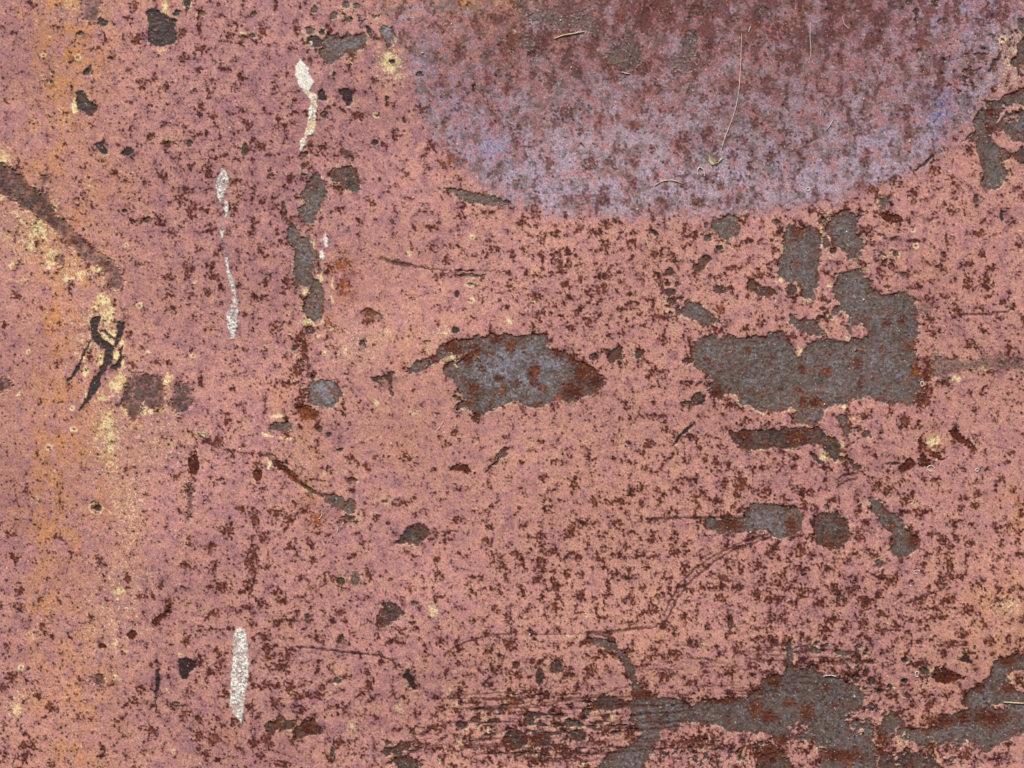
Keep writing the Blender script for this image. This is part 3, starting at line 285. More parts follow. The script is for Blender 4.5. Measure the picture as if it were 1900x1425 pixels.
# share of purple black dots against red brown clusters (0..9)
DARK = [
 [7,6,3,2,1,1,1,1,1,2,6,6],[8,6,3,2,2,1,1,1,1,1,3,5],[7,6,3,2,2,2,1,1,1,1,2,2],[6,6,3,3,3,2,1,1,1,1,2,2],
 [8,7,4,2,3,2,1,1,1,1,2,2],[9,8,5,3,3,2,2,1,1,1,2,3],[8,7,4,2,2,2,1,1,1,1,1,2],[7,6,3,2,2,2,1,1,1,1,1,2],[6,5,3,2,2,2,2,1,1,1,1,1]]
# warm salmon (9) against mauve (0)
WARM = [
 [2,4,3,2,4,5,4,4,4,3,3,4],[3,4,3,2,3,4,4,4,4,3,3,6],[5,4,3,3,3,5,6,6,6,5,5,5],[4,5,4,4,5,5,5,6,6,5,4,5],
 [4,4,5,5,6,6,6,6,5,5,5,6],[3,5,4,5,5,6,6,6,5,4,5,5],[2,4,4,5,4,5,6,7,6,4,5,6],[3,4,5,5,4,6,7,7,6,4,5,7],[5,5,4,4,5,6,6,5,5,5,6,6]]

# ------------------------------------------------------------------ noise
_rng = np.random.RandomState(7)
_ang = _rng.rand(64, 256, 256).astype(np.float32) * 6.2831853
_GX, _GY = np.cos(_ang), np.sin(_ang)
F = np.float32

def perlin(u, v, seed):
    gx, gy = _GX[seed % 64], _GY[seed % 64]
    iu, iv = np.floor(u), np.floor(v)
    fu, fv = (u - iu).astype(F), (v - iv).astype(F)
    iu = iu.astype(np.int32) & 255
    iv = iv.astype(np.int32) & 255
    ju, jv = (iu + 1) & 255, (iv + 1) & 255
    su = fu * fu * fu * (fu * (fu * 6 - 15) + 10)
    sv = fv * fv * fv * (fv * (fv * 6 - 15) + 10)
    a = gx[iv, iu] * fu + gy[iv, iu] * fv
    b = gx[iv, ju] * (fu - 1) + gy[iv, ju] * fv
    c = gx[jv, iu] * fu + gy[jv, iu] * (fv - 1)
    d = gx[jv, ju] * (fu - 1) + gy[jv, ju] * (fv - 1)
    a = a + su * (b - a)
    c = c + su * (d - c)
    return (a + sv * (c - a)) * F(3.6)          # about unit deviation

def fbm(u, v, scale, seed, octaves=2, gain=0.5):
    t, amp, norm = 0, 1.0, 0.0
    for k in range(octaves):
        f = (2.03 ** k) / scale
        t = t + amp * perlin(u * F(f) + F(13.7 * k + seed), v * F(f) + F(7.3 * k), seed * 3 + k)
        norm += amp * amp
        amp *= gain
    return t / F(math.sqrt(norm))

def step(a, b, x):
    t = np.clip((x - a) / (b - a), 0, 1)
    return t * t * (3 - 2 * t)

def table(tab, u, v):
    t = np.array(tab, F)
    x = np.clip(u / 158.33 - 0.5, 0, t.shape[1] - 1.001)
    y = np.clip(v / 158.33 - 0.5, 0, t.shape[0] - 1.001)
    i, j = x.astype(int), y.astype(int)
    fx, fy = x - i, y - j
    return (t[j, i] * (1 - fx) * (1 - fy) + t[j, i + 1] * fx * (1 - fy) + t[j + 1, i] * (1 - fx) * fy + t[j + 1, i + 1] * fx * fy).astype(F)

# ------------------------------------------------------------------ the survey grid
def axis(length, pitch, apron):
    core = np.linspace(0, length, int(round(length / pitch)) + 1)
    out, s, p = [], pitch, 0.0
    while p < 950:
        s = min(s * 1.04, 4.0) if p < apron else min(s * 1.12, 40.0)
        p += s
        out.append(p)
    out = np.array(out)
    return np.concatenate([-out[::-1], core, length + out]).astype(F)

AU, AV = axis(1900.0, 1.62, 520), axis(1425.0, 1.62, 250)
NU, NV = len(AU), len(AV)
U, V = np.meshgrid(AU, AV)
t0 = time.time()

# ragged coordinates: everything with an outline is tested in these
WU = U + 1.9 * fbm(U, V, 16, 1, 2) + 1.2 * fbm(U, V, 5.5, 2, 2)
WV = V + 1.9 * fbm(U, V, 16, 3, 2) + 1.2 * fbm(U, V, 5.5, 4, 2)
SU = U + 0.9 * fbm(U, V, 12, 1, 2) + 0.7 * fbm(U, V, 4.5, 2, 1)     # a gentler version for thin things
SV = V + 0.9 * fbm(U, V, 12, 3, 2) + 0.7 * fbm(U, V, 4.5, 4, 1)

def window(x0, y0, x1, y1):
    i0, i1 = np.searchsorted(AU, x0), np.searchsorted(AU, x1)
    j0, j1 = np.searchsorted(AV, y0), np.searchsorted(AV, y1)
    return slice(max(j0, 0), max(j1, j0 + 1)), slice(max(i0, 0), max(i1, i0 + 1))

def polygon_distance(pts, x, y):
    """signed distance, negative inside"""
    d = np.full(x.shape, 1e9, F)
    inside = np.zeros(x.shape, bool)
    n = len(pts)
    for k in range(n):
        ax, ay = pts[k]
        bx, by = pts[(k + 1) % n]
        ex, ey = bx - ax, by - ay
        px, py = x - ax, y - ay
        q = ex * ex + ey * ey
        t = np.clip((px * ex + py * ey) / max(q, 1e-6), 0, 1)
        dd = (px - t * ex) ** 2 + (py - t * ey) ** 2
        np.minimum(d, dd, out=d)
        if ay != by:
            c = ((ay > y) != (by > y)) & (x < ex * (y - ay) / ey + ax)
            inside ^= c
    d = np.sqrt(d)
    return np.where(inside, -d, d)

def line_distance(pts, x, y):
    d = np.full(x.shape, 1e9, F)
    for (ax, ay), (bx, by) in zip(pts[:-1], pts[1:]):
        ex, ey = bx - ax, by - ay
        px, py = x - ax, y - ay
        t = np.clip((px * ex + py * ey) / (ex * ex + ey * ey + 1e-6), 0, 1)
        np.minimum(d, (px - t * ex) ** 2 + (py - t * ey) ** 2, out=d)
    return np.sqrt(d)

# shared noises
n3 = fbm(U, V, 4.2, 5, 1)
n6 = fbm(U, V, 7.5, 6, 2, .6)
n10 = fbm(U, V, 12, 7, 2, .6)
n18 = fbm(U, V, 20, 8, 2, .6)
n40 = fbm(U, V, 46, 9, 3, .6)
n90 = fbm(U, V, 110, 10, 2, .6)
grain = _rng.randn(NV, NU).astype(F)
grain2 = _rng.randn(NV, NU).astype(F)
dens = table(DENSITY, U, V) / 9.0
darkness = table(DARK, U, V) / 9.0
warm = table(WARM, U, V) / 9.0

# worn arc at the top
arc_d = polygon_distance(ARC, U + 7 * n18 + 3 * n6, V + 7 * n10 + 3 * n3)
worn = step(13, -15, arc_d)

# bare patches
PD = np.full(U.shape, 60.0, F)          # distance to the nearest bare metal
PID = np.full(U.shape, -1, np.int32)
KIND = np.zeros(U.shape, np.int8)       # 1 g, 2 b, 3 d, 4 s, 5 m, 6 r
KN = {'g': 1, 'b': 2, 'd': 3, 's': 4, 'm': 5, 'r': 6}
patch_list = []
def lay(kind, label, d, w):
    k = len(patch_list)
    patch_list.append((kind, label))
    sub = PD[w]
    better = d < sub
    sub[better] = d[better]
    inside = (d < 0) & better
    PID[w][inside] = k
    KIND[w][inside] = KN[kind]

for kind, label, pts in PATCHES:
    xs, ys = [p[0] for p in pts], [p[1] for p in pts]
    w = window(min(xs) - 45, min(ys) - 45, max(xs) + 45, max(ys) + 45)
    wide = min(max(xs) - min(xs), max(ys) - min(ys))
    x, y = (WU[w], WV[w]) if wide > 26 and kind not in 'rd' else (SU[w], SV[w])
    d = polygon_distance(pts, x, y)
    if kind in 'sm':
        d = d + 1.6 * n6[w] + 1.6 * n3[w] - (6 if kind == 'm' else 1)
    if kind == 'r':
        d = d + 1.2 * n6[w] + 1.0 * n3[w]
    lay(kind, label, d, w)
for kind, cx, cy, rx, ry in SPOTS:
    w = window(cx - rx - 30, cy - ry - 30, cx + rx + 30, cy + ry + 30)
    x, y = (SU[w] - cx) / rx, (SV[w] - cy) / ry
    r = np.sqrt(x * x + y * y)
    d = (r - 1) * min(rx, ry)
    if kind in 'sm':
        d = d + 1.6 * n6[w] + 1.6 * n3[w]
    lay(kind, '', d.astype(F), w)
# fretted areas: paint broken up into many small losses
FRET = [(1010,1355,150,52,1.0,3.0),(1330,1400,150,26,1.0,1.0),(1490,1325,60,40,.0,1.0),(1620,1335,45,60,1.0,1.0),(1700,1405,150,24,1.0,1.0),(1530,1205,70,12,1.1,2.2),(1590,1255,40,28,.8,1.0),
        (1625,450,40,40,.7,1.0),(1660,560,50,26,.7,1.0),(1545,560,22,30,.6,1.0),(1440,560,30,20,.5,1.0),(1600,800,50,40,.7,1.0),(1640,930,60,40,.5,1.0),(1250,560,26,50,.8,1.0),(560,690,22,60,.6,.6),
        (760,1390,80,36,.8,2.0),(1710,1280,60,30,.7,1.0),(1870,1290,30,40,.5,1.0),(1480,1380,60,40,.0,1.0),(1790,130,60,60,.8,1.0),(1850,60,50,60,.7,1.0),(660,30,60,30,.7,1.0),(590,100,30,20,.6,1.0)]
fret = np.full(U.shape, -9.0, F)
for cx, cy, rx, ry, s, asp in FRET:
    if s == 0:
        continue
    w = window(cx - rx * 2, cy - ry * 2, cx + rx * 2, cy + ry * 2)
    e = ((U[w] - cx) / rx) ** 2 + ((V[w] - cy) / ry) ** 2
    nn = .75 * fbm(U[w] / asp, V[w], 9, 41, 2, .6) + .55 * fbm(U[w] / asp, V[w], 22, 42, 2, .6)
    fret[w] = np.maximum(fret[w], nn + s * 1.5 - 1.9 - .75 * e)
FD = (-fret * 4.5).astype(F)
fr_in = (FD < 0) & (PD > 0)
PD = np.minimum(PD, np.maximum(FD, -3) + 0)
KIND[fr_in] = 2
# islands of paint left standing inside the losses
for cx, cy, rx, ry, s in [(1480,1352,18,9,.9),(1485,1388,36,18,.9),(1588,1332,18,11,.9),(1590,1358,9,11,.8),(1625,1345,6,44,.9),(1760,1395,64,20,.7),(1850,1312,24,7,.8),
                          (1670,1385,30,30,.5),(1580,1180,10,10,.6),(1702,650,5,30,.8),(1590,650,14,6,.4),(1425,1390,26,20,.5),(1250,1310,30,8,.3),(878,664,18,6,.7),(850,672,10,14,.6),(1875,215,14,20,.7),(600,745,0,0,0)]:
    if s == 0:
        continue
    w = window(cx - rx * 2, cy - ry * 2, cx + rx * 2, cy + ry * 2)
    e = ((U[w] - cx) / rx) ** 2 + ((V[w] - cy) / ry) ** 2
    nn = .7 * n10[w] + .5 * n6[w] + s * 1.5 - .9 - .8 * e
    isl = (nn > 0) & (PD[w] < 1)
    PD[w] = np.where(isl, np.clip(nn * 3, .5, 4), PD[w])
    PID[w] = np.where(isl, -1, PID[w])
    KIND[w] = np.where(isl, 0, KIND[w])
fr_in &= PD < 0
patch = step(0.9, -0.9, PD)
soft = (KIND == 4)
print('patches', round(time.time() - t0, 1))

# rust: placed clusters raise the chance of rust round them
RF = np.full(U.shape, -3.0, F)
RID = np.full(U.shape, -1, np.int32)
RD = np.full(U.shape, 9.0, F)
HOT = np.zeros(U.shape, F)
for k, (cx, cy, rx, ry, hot) in enumerate(RUST):
    rx, ry = rx * 1.0 + 1.5, ry * 1.0 + 1.5
    w = window(cx - rx * 1.8 - 4, cy - ry * 1.8 - 4, cx + rx * 1.8 + 4, cy + ry * 1.8 + 4)
    x, y = (WU[w] - cx) / rx, (WV[w] - cy) / ry
    r = np.sqrt(x * x + y * y)
    f = 1.15 - 1.45 * r
    RF[w] = np.maximum(RF[w], f)
    m = (r < RD[w])
    RD[w][m] = r[m]
    RID[w][m & (r < 1.35)] = k
    HOT[w] = np.maximum(HOT[w], hot * step(1.0, 0.05, r))
in_paint = 1 - patch
lace = 0.55 * n6 + 0.45 * n3 + 0.35 * n10
placed = np.where(worn > .5, step(-.30, .60, RF + .34 * lace + .12 * grain) * .95, step(0.0, 0.5, RF + 0.62 * lace))
# scattered speckle
grow = (dens - 0.5) * 1.5
near = np.exp(-np.clip(PD, 0, 60) / 9.0) * 0.25
worn_off = 1 - 0.92 * worn
sp1 = 0.86 * n18 + 0.45 * n6 + 0.42 * n3 + .20 * grain + 0.32 * n40 + grow + near - 0.3 * darkness
speckle = step(0.98, 1.28, sp1) * worn_off
sp_arc = .95 * fbm(U * 1.15, V * .85, 27, 47, 3, .6) + .3 * n6 + .3 * n3 + .15 * grain + .3 * n40
arc_rust = step(1.0, 1.7, sp_arc) * worn * .9
speckle = np.maximum(speckle, arc_rust)
n5b = fbm(U, V, 6.0, 13, 2, .6)
n14b = fbm(U, V, 17, 14, 2, .6)
sp2 = 0.72 * n5b + 0.45 * n3 + .38 * grain + 0.5 * n14b + grow * .8 + 0.25 * darkness + near
dots = step(1.26, 1.72, sp2) * worn_off
n5c = fbm(U, V, 5.0, 17, 1)
pin = step(1.30, 1.75, n5c + 0.35 * n40 + 0.4 * grow + .25 * n3 + .2 * grain) * worn_off
smudge = step(.3, 1.8, .8 * n5b + .6 * n18 + .3 * grain + .5 * grow) * worn_off
rust = np.maximum(placed, speckle)
rust = np.clip(rust, 0, 1)

# pinpricks: single pits of one to four cells
prick = np.zeros(U.shape, F)
pr = np.random.RandomState(21)
chance = (.35 + 1.1 * dens + .35 * step(-.5, 1.5, n40)) * (1 - .55 * worn)
hit = pr.rand(NV, NU) < .012 * chance
prick[hit] = pr.uniform(.45, .9, hit.sum())
hit = pr.rand(NV, NU) < .0050 * chance
a_ = hit * pr.uniform(.6, .95, hit.shape)
for dj, di in ((0, 0), (0, 1), (1, 0)):
    prick = np.maximum(prick, np.roll(a_, (dj, di), (0, 1)))
hit = pr.rand(NV, NU) < .0022 * chance
a_ = hit * pr.uniform(.7, 1.0, hit.shape)
for dj, di, q in ((0, 0, 1), (0, 1, 1), (1, 0, 1), (1, 1, 1), (-1, 0, .7), (0, -1, .8), (2, 0, .5), (1, 2, .6), (-1, 1, .6)):
    prick = np.maximum(prick, np.roll(a_, (dj, di), (0, 1)) * q)
prick = prick.astype(F)

# scratches
groove = np.zeros(U.shape, F)
lines = list(SCRATCHES)
rr = np.random.RandomState(3)
for k in range(55):                       # the scuffed strip along the bottom edge
    x = 820 + 400 * rr.rand() ** .8
    y = 1290 + 130 * rr.rand()
    L = 30 + 110 * rr.rand()
    s = rr.uniform(-.10, .02)
    lines.append(([(x, y), (x + L * .5, y + s * L * .5 + rr.uniform(-2, 2)), (x + L, y + s * L)], rr.uniform(1.1, 2.6), rr.uniform(.4, .9)))
for k in range(40):
    x, y = rr.uniform(1180, 1600), rr.uniform(1195, 1290)
    L = 20 + 80 * rr.rand()
    lines.append(([(x, y), (x + L, y + rr.uniform(-3, 3))], rr.uniform(1, 2.2), rr.uniform(.3, .7)))
for k in range(50):                       # faint strays everywhere
    x, y = rr.uniform(-300, 2200), rr.uniform(-300, 1700)
    a, L = rr.uniform(0, 3.14), 15 + 50 * rr.rand()
    lines.append(([(x, y), (x + L * math.cos(a), y + L * math.sin(a))], rr.uniform(.7, 1.2), rr.uniform(.2, .45)))
for pts, wd, dep in lines:
    if dep <= 0:
        continue
    xs, ys = [p[0] for p in pts], [p[1] for p in pts]
    w = window(min(xs) - 8, min(ys) - 8, max(xs) + 8, max(ys) + 8)
    d = line_distance(pts, SU[w], SV[w])
    br = 0.95 + 0.25 * n18[w]
    groove[w] = np.maximum(groove[w], step(wd * .5 + 1.5, wd * .5 - .2, d) * min(1, dep * 1.25) * np.clip(br, 0, 1.1))

def blobs(lst, power=1.0):
    out = np.zeros(U.shape, F)
    for cx, cy, rx, ry, s in lst:
        if s == 0:
            continue
        w = window(cx - rx * 2.6, cy - ry * 2.6, cx + rx * 2.6, cy + ry * 2.6)
        g = np.exp(-(((WU[w] - cx) / rx) ** 2 + ((WV[w] - cy) / ry) ** 2) * 0.8) * s
        out[w] = np.maximum(out[w], g)
    return out
n_streak = fbm(U * 1.6, V * .45, 14, 19, 3, .6)
ochre = blobs(OCHRE)
left_wash = np.exp(-((U - 120) / 120) ** 2) * 0.36
blot = fbm(U * 1.25, V * .8, 38, 43, 3, .7)
ochre = np.clip((ochre + left_wash) * np.clip(0.62 + 0.12 * n_streak + .46 * blot + .12 * n10, 0, 1.1), 0, 1)
ochre = np.maximum(ochre, step(.12, .7, blobs(CREAM) + .12 * n10) * .75 * (U < 340))
ochre = np.maximum(ochre, 0.34 * step(1.3, 2.5, fbm(U, V, 24, 21, 2, .7)) * (1 - worn))
cr_raw = blobs(CREAM)
cream = step(0.34, 0.78, cr_raw + 0.17 * n6 + 0.15 * n3 + .05 * grain)
cream *= np.clip(cr_raw * 1.4, 0, 1)
rim = np.exp(-(np.clip(PD, 0, 60) / 2.6) ** 2) * (PD > 0) * step(0.3, 1.2, n40 + .5 * n10) * 0.75
cream = np.maximum(cream, rim * (1 - worn))
cream = np.maximum(cream, 0.75 * step(2.1, 3.0, -n5b + .5 * fbm(U, V, 60, 23, 1) + 0.9 * ochre))
for pts, wd in STRIPES:
    xs, ys = [p[0] for p in pts], [p[1] for p in pts]
    w = window(min(xs) - 10, min(ys) - 10, max(xs) + 10, max(ys) + 10)
    d = line_distance(pts, SU[w], SV[w])
    cream[w] = np.maximum(cream[w], step(wd + 1, wd - 1, d))
gran = blobs([(205,820,26,70,.75),(240,930,30,80,.5),(180,620,40,50,.6),(60,430,45,50,.65),(120,500,40,30,.5),(300,820,50,50,.4),(225,1080,60,60,.35),(722,120,22,36,.7),(10,320,16,40,.6),(560,850,16,60,.3),
              (660,640,60,40,.35),(820,640,40,40,.3),(1870,110,26,60,.6),(250,720,50,40,.5),(140,10,50,30,.4),(200,1150,60,80,.3),(30,1310,20,40,.4),(1590,560,30,20,.4),(1540,440,14,40,.5),(650,960,24,16,.4)])
cream = np.maximum(cream, .85 * step(.95, 1.7, .55 * grain2 + .45 * n3 + .35 * n6 + 1.5 * gran) * step(.02, .2, gran))
stain = np.clip(blobs(STAIN) * (0.85 + .35 * n10 + .2 * n3), 0, 1)
ring_h = np.zeros(U.shape, F)
ring_dark = np.zeros(U.shape, F)
for cx, cy, r in BLISTERS:
    w = window(cx - 3 * r - 4, cy - 3 * r - 4, cx + 3 * r + 4, cy + 3 * r + 4)
    d = np.sqrt((SU[w] - cx) ** 2 + ((SV[w] - cy) * 1.12) ** 2)
    g = np.exp(-((d - r) / 1.5) ** 2)
    cream[w] = np.maximum(cream[w], g)
    ring_h[w] += g * .8
    ring_dark[w] = np.maximum(ring_dark[w], step(r * .55, r * .2, d) * .8)

# drips
lime_glint = np.zeros(U.shape, F)
WID = np.full(U.shape, -1, np.int32)
drip_bed = np.zeros(U.shape, F)
for k, (label, gr, polys) in enumerate(DRIPS):
    for pts in polys:
        xs, ys = [p[0] for p in pts], [p[1] for p in pts]
        w = window(min(xs) - 12, min(ys) - 12, max(xs) + 12, max(ys) + 12)
        d = polygon_distance(pts, SU[w], SV[w])
        inside = step(1.0, -1.2, d)
        loc = gr if not (k == 0 and max(ys) < 175) else 0.0
        if k == 0 and loc > 0:
            loc = .55
        body = step(-0.7, 0.9, 1.1 - 2.5 * loc + 0.4 * n3[w] + .45 * n18[w] + .20 * grain[w] + 1.2 * np.exp(-(np.abs(d + 1.5) / 1.6) ** 2) * loc)
        if loc == 0:
            body = 1.0
        if k > 0:
            body = body * np.clip((d * -.16 + .45), .3, 1) + .12
        lime_glint[w] = np.maximum(lime_glint[w], inside * body)
        if k == 0 and loc > 0:
            cream[w] = np.maximum(cream[w], inside * np.clip(.75 + .2 * n6[w], 0, 1))
        if loc > 0 and k > 0:
            drip_bed[w] = np.maximum(drip_bed[w], inside * np.clip(.60 + .2 * n6[w] + .15 * n18[w], 0, 1))
        WID[w][d < 0] = k
for pts, wd, a_ in [([(413,378),(412,410),(413,440),(417,462),(420,485)], 3.5, .34)]:
    w = window(400, 370, 432, 492)
    drip_bed[w] = np.maximum(drip_bed[w], step(wd + 1, wd - 2, line_distance(pts, SU[w], SV[w])) * np.clip(a_ + .2 * n6[w], 0, 1))
print('fields', round(time.time() - t0, 1))

# ------------------------------------------------------------------ pigment masks read by the materials
tone = 0.47 + (warm - 0.5) * 1.0 + 0.15 * n40 - 0.11 * n18 - 0.10 * n10 + .13 * fbm(U, V, 26, 45, 2, .5)
tone = np.clip(tone, 0, 1)
# inside the arc the paint is rubbed thin: lavender bloom, brown haze towards the top
n25w = fbm(U * .8, V, 34, 25, 4, .62)
n12w = fbm(U, V, 11, 27, 2, .7)
low = step(-50, 380, V + 60 * (np.abs(U - 1250) / 350 - 1) * 0)
arc_in = np.clip(-arc_d / 150, 0, 1)                      # 0 at the rim .. 1 well inside
tone = tone * (1 - .75 * worn)
bloom = np.clip(step(-.9, .9, .75 * n25w + .65 * n12w + .25 * n3 + 1.35 * (low - .55) + .22 * (1 - arc_in) - .9 * (U < 960) * (1 - low)) * (.86 + .08 * grain), 0, .95) * worn
top_right = np.exp(-(((U - 1840) / 130) ** 2 + ((V - 110) / 110) ** 2))
bloom = np.clip(bloom + 0.4 * top_right * step(-.5, .8, n10), 0, 1)
blue = np.clip((np.exp(-(((U - 1742) / 26) ** 2 + ((V - 195) / 36) ** 2)) * .9 + np.exp(-(((U - 905) / 60) ** 2 + ((V - 268) / 50) ** 2)) * .3
                + np.exp(-(((U - 1745) / 300) ** 2 + ((V - 30) / 60) ** 2)) * .22) * (0.6 + .5 * n6 + .3 * n3)
               + .27 * (1 - .75 * np.exp(-((U - 1280) / 260) ** 2)) * np.exp(-((arc_d + 62) / 50) ** 2) * np.clip(.35 + .5 * n12w + .4 * n25w, 0, 1), 0, 1)
haze_n = fbm(U, V, 42, 29, 4, .66)
haze2 = fbm(U * 1.25, V * .72, 36, 49, 3, .6)
centre_w = step(760, 1020, U) * step(1960, 1560, U)
brown = np.clip(step(-.35, 1.0, .85 * haze2 + .45 * n12w + .35 * n3 + .2 * grain + np.maximum(.95 - 2.1 * low, -.50) * centre_w - .55 * (1 - centre_w)), 0, 1) * worn
brown = np.maximum(brown, .34 * worn * step(330, 120, V) * centre_w)
greywear = np.clip(step(.2, 1.3, fbm(U, V, 30, 31, 3, .7) + .4 * n6 + .25 * grain + .15) * .85, 0, 1) * worn

hot = np.clip(HOT + 0.17 + 0.12 * n10 + 0.08 * n3 + .06 * n40 + stain * .3, 0, 1)
rust_amt = rust * np.clip(0.9 + .12 * n3, 0, 1)
placed_m = step(-.45, .75, RF + .34 * lace + .15 + .1 * grain)
rust_amt = np.where(PID >= 0, placed_m * .92, rust_amt)                       # on metal only what was surveyed
rust_amt = rust_amt * np.where(worn > .5, .86, 1)
brown = brown * (1 - .75 * soft * patch)
rust_amt = np.maximum(rust_amt, brown * .80)
hot = np.where(brown > rust * .9, np.clip(.14 + .08 * haze_n, 0, .3), hot)
hot = np.where(PID >= 0, np.clip(np.maximum(hot, np.where(KIND == 6, .12, .30)) + .14 * n18 + .08 * n3, 0, 1), hot)
rkind = (KIND == 6)
rust_amt = np.where(rkind, np.maximum(rust_amt, .86), rust_amt)
# orange bloom seeded on bare metal
mr = step(.0, 1.9, fbm(U, V, 24, 33, 3, .7) + .35 * n3 + .15 * grain + np.where(KIND == 2, .45, 0)) * .60
edge_r = np.exp(-(PD / 7.0) ** 2) * step(-.3, .8, n18 + .5 * n10) * .9 * ((KIND == 1) | (KIND == 2))
onm = (PID >= 0) & ~soft
rust_amt = np.where(onm, np.maximum(rust_amt, np.maximum(mr, edge_r) * np.where(KIND == 3, .5, 1)), rust_amt)
rust_amt = np.maximum(rust_amt, groove * .7)
bleed = np.exp(-np.clip(PD, 0, 60) / 6) * (PD > 0) * step(.0, 1.1, n18 + .4 * n6 + .25 * (V > 1200)) * .62
hot = np.where(bleed > rust_amt, .22 + .08 * n10, hot)
rust_amt = np.maximum(rust_amt, bleed)
halo = np.maximum(step(-.35, .6, RF + .40 * lace), step(.45, 1.25, sp1 - .1 * grain) * worn_off) * .36
hot = np.where((halo > rust_amt) & (PID < 0), np.maximum(hot, .26), hot)
rust_amt = np.where(PID < 0, np.maximum(rust_amt, halo), rust_amt)
rust_amt = np.maximum(rust_amt, stain * .62)
hot = np.where(stain > rust * 1.0, np.maximum(hot, .75), hot)
hot = np.where(onm & (mr > .1), np.maximum(hot, .38 + .12 * n10), hot)

metal = patch.copy()
metal = np.where(soft, patch * np.clip(np.where(U > 1690, .62, .92) + .2 * n6 + .15 * n3, 0, 1), metal)
metal = np.where(KIND == 5, patch * np.clip(np.where((U > 105) & (V < 540), .56, .80) + .18 * n6 + .16 * n18 + .2 * grain, 0, 1) * step(1, -4, PD), metal)
metal = np.maximum(metal, greywear * .8)
metal = np.maximum(metal, drip_bed)
tone_m = np.select([fr_in, KIND == 1, KIND == 2, KIND == 3, KIND == 4, KIND == 5, KIND == 6], [.42, .62, .34, .04, .38, .10, .05], .55).astype(F)
for cx, cy, rx, ry, s in [(960,690,110,60,.3),(600,730,35,30,.3),(1420,970,45,30,.18),(720,60,18,25,.35),(1200,1330,60,60,.12),(640,90,40,30,.15),(590,480,40,60,.1)]:
    tone_m = tone_m + s * np.exp(-(((U - cx) / rx) ** 2 + ((V - cy) / ry) ** 2))
tone_m = np.where(drip_bed > .1, 1.3, tone_m)
tone_m = tone_m - .20 * np.exp(-np.clip(-PD, 0, 90) / 11) * (PID >= 0) * 1.0 * np.clip(.7 + .4 * n18, 0, 1) * (drip_bed < .1)
tone_m = np.clip(tone_m - .05 + .13 * n18 + .12 * n6 + .09 * n40, 0, 1)

soot = np.maximum(dots * np.clip(0.62 + .4 * darkness + .12 * n18, 0, 1), pin * np.clip(.62 + .25 * n18, .2, 1))
soot = np.maximum(soot, smudge * .26)
soot = np.maximum(soot, prick)
soot = np.where(PID >= 0, np.maximum(soot, np.clip(step(.0, .5, RF + .2 * lace) * (.30 + .16 * n3) + step(.75, 1.15, RF + .15 * n3) * .25, 0, .8) * (1 - HOT)), soot)
core = step(.0, 1.5, .7 * n3 + .6 * n6 + .25 * grain + .35 * RF) * .66 * (1 - .6 * HOT)
core = np.maximum(core, step(1.45, 2.1, sp1) * .65)
soot = np.maximum(soot, core * (rust > .3))
soot = soot * np.where(PID >= 0, .8, 1)
soot = np.where(KIND == 3, np.maximum(soot, .28 + .12 * n6), soot)
soot = np.maximum(soot, worn * step(1.1, 2.0, .8 * n12w + .5 * n3 + .3 * grain + .3 * haze_n) * .55)
soot = np.maximum(soot, groove * .66)
soot = np.maximum(soot, ring_dark)
# thin dark line where the paint film ends, and pitting in the metal
soot = np.maximum(soot, .50 * np.exp(-((PD + .8) / 1.3) ** 2) * step(-1.0, .8, n18) * (~soft))
soot = np.maximum(soot, .34 * step(1.0, 2.2, n5c + .3 * grain) * metal)
soot = np.clip(soot, 0, 1)
glint_paint = step(2.35, 3.1, grain2 + .35 * (metal + worn) + .15 * n6)           # mineral glints, painted into the colour as white specks
cream = np.clip(cream * np.where(PID >= 0, 0, 1), 0, 1)
fade = (1 - np.clip(rust + soot, 0, 1))
lime_glint = np.maximum(lime_glint, glint_paint * .5)  # painted glints share the white mask of the drips

# relief, in sheet units, towards the viewer
H = 1.6 - 1.6 * patch * np.where(soft, .25, 1)
H += .6 * np.exp(-(np.clip(PD, 0, 60) / 2.2) ** 2) * (PD > 0) * step(-.3, 1, n18)
H += rust_amt * (.05 + .16 * n3 + .10 * n6)
H += -.25 * soot * (PID < 0) - .6 * groove
H += .08 * n3 + .12 * n18 + .07 * grain
H += metal * (.12 * n3 + .12 * n6 + .08 * grain)
H += ring_h + (.5 + .9 * lime_glint) * (WID >= 0)
H += 5.0 * fbm(U, V, 420, 35, 2) + 1.4 * step(30, -30, arc_d)
HY = (-H * S).astype(F)
del _ang
print('relief', round(time.time() - t0, 1))

ATTR = {
 'paint_tint': np.stack([tone, ochre, cream, bloom], -1).astype(F).reshape(-1, 4),
 'oxide': np.stack([rust_amt, hot, metal, lime_glint], -1).astype(F).reshape(-1, 4),
 'wear': np.stack([soot, np.clip(.5 + (.18 + .04 * metal + .05 * worn) * grain, 0, 1), blue, tone_m], -1).astype(F).reshape(-1, 4),
}
XYZ = np.stack([(U - CU) * S, HY, (CV - V) * S], -1).astype(F).reshape(-1, 3)

# ------------------------------------------------------------------ materials
def lin(r, g, b):
    f = lambda c: (c / 255 / 12.92) if c <= 10.3 else ((c / 255 + .055) / 1.055) ** 2.4
    return (f(r), f(g), f(b), 1.0)

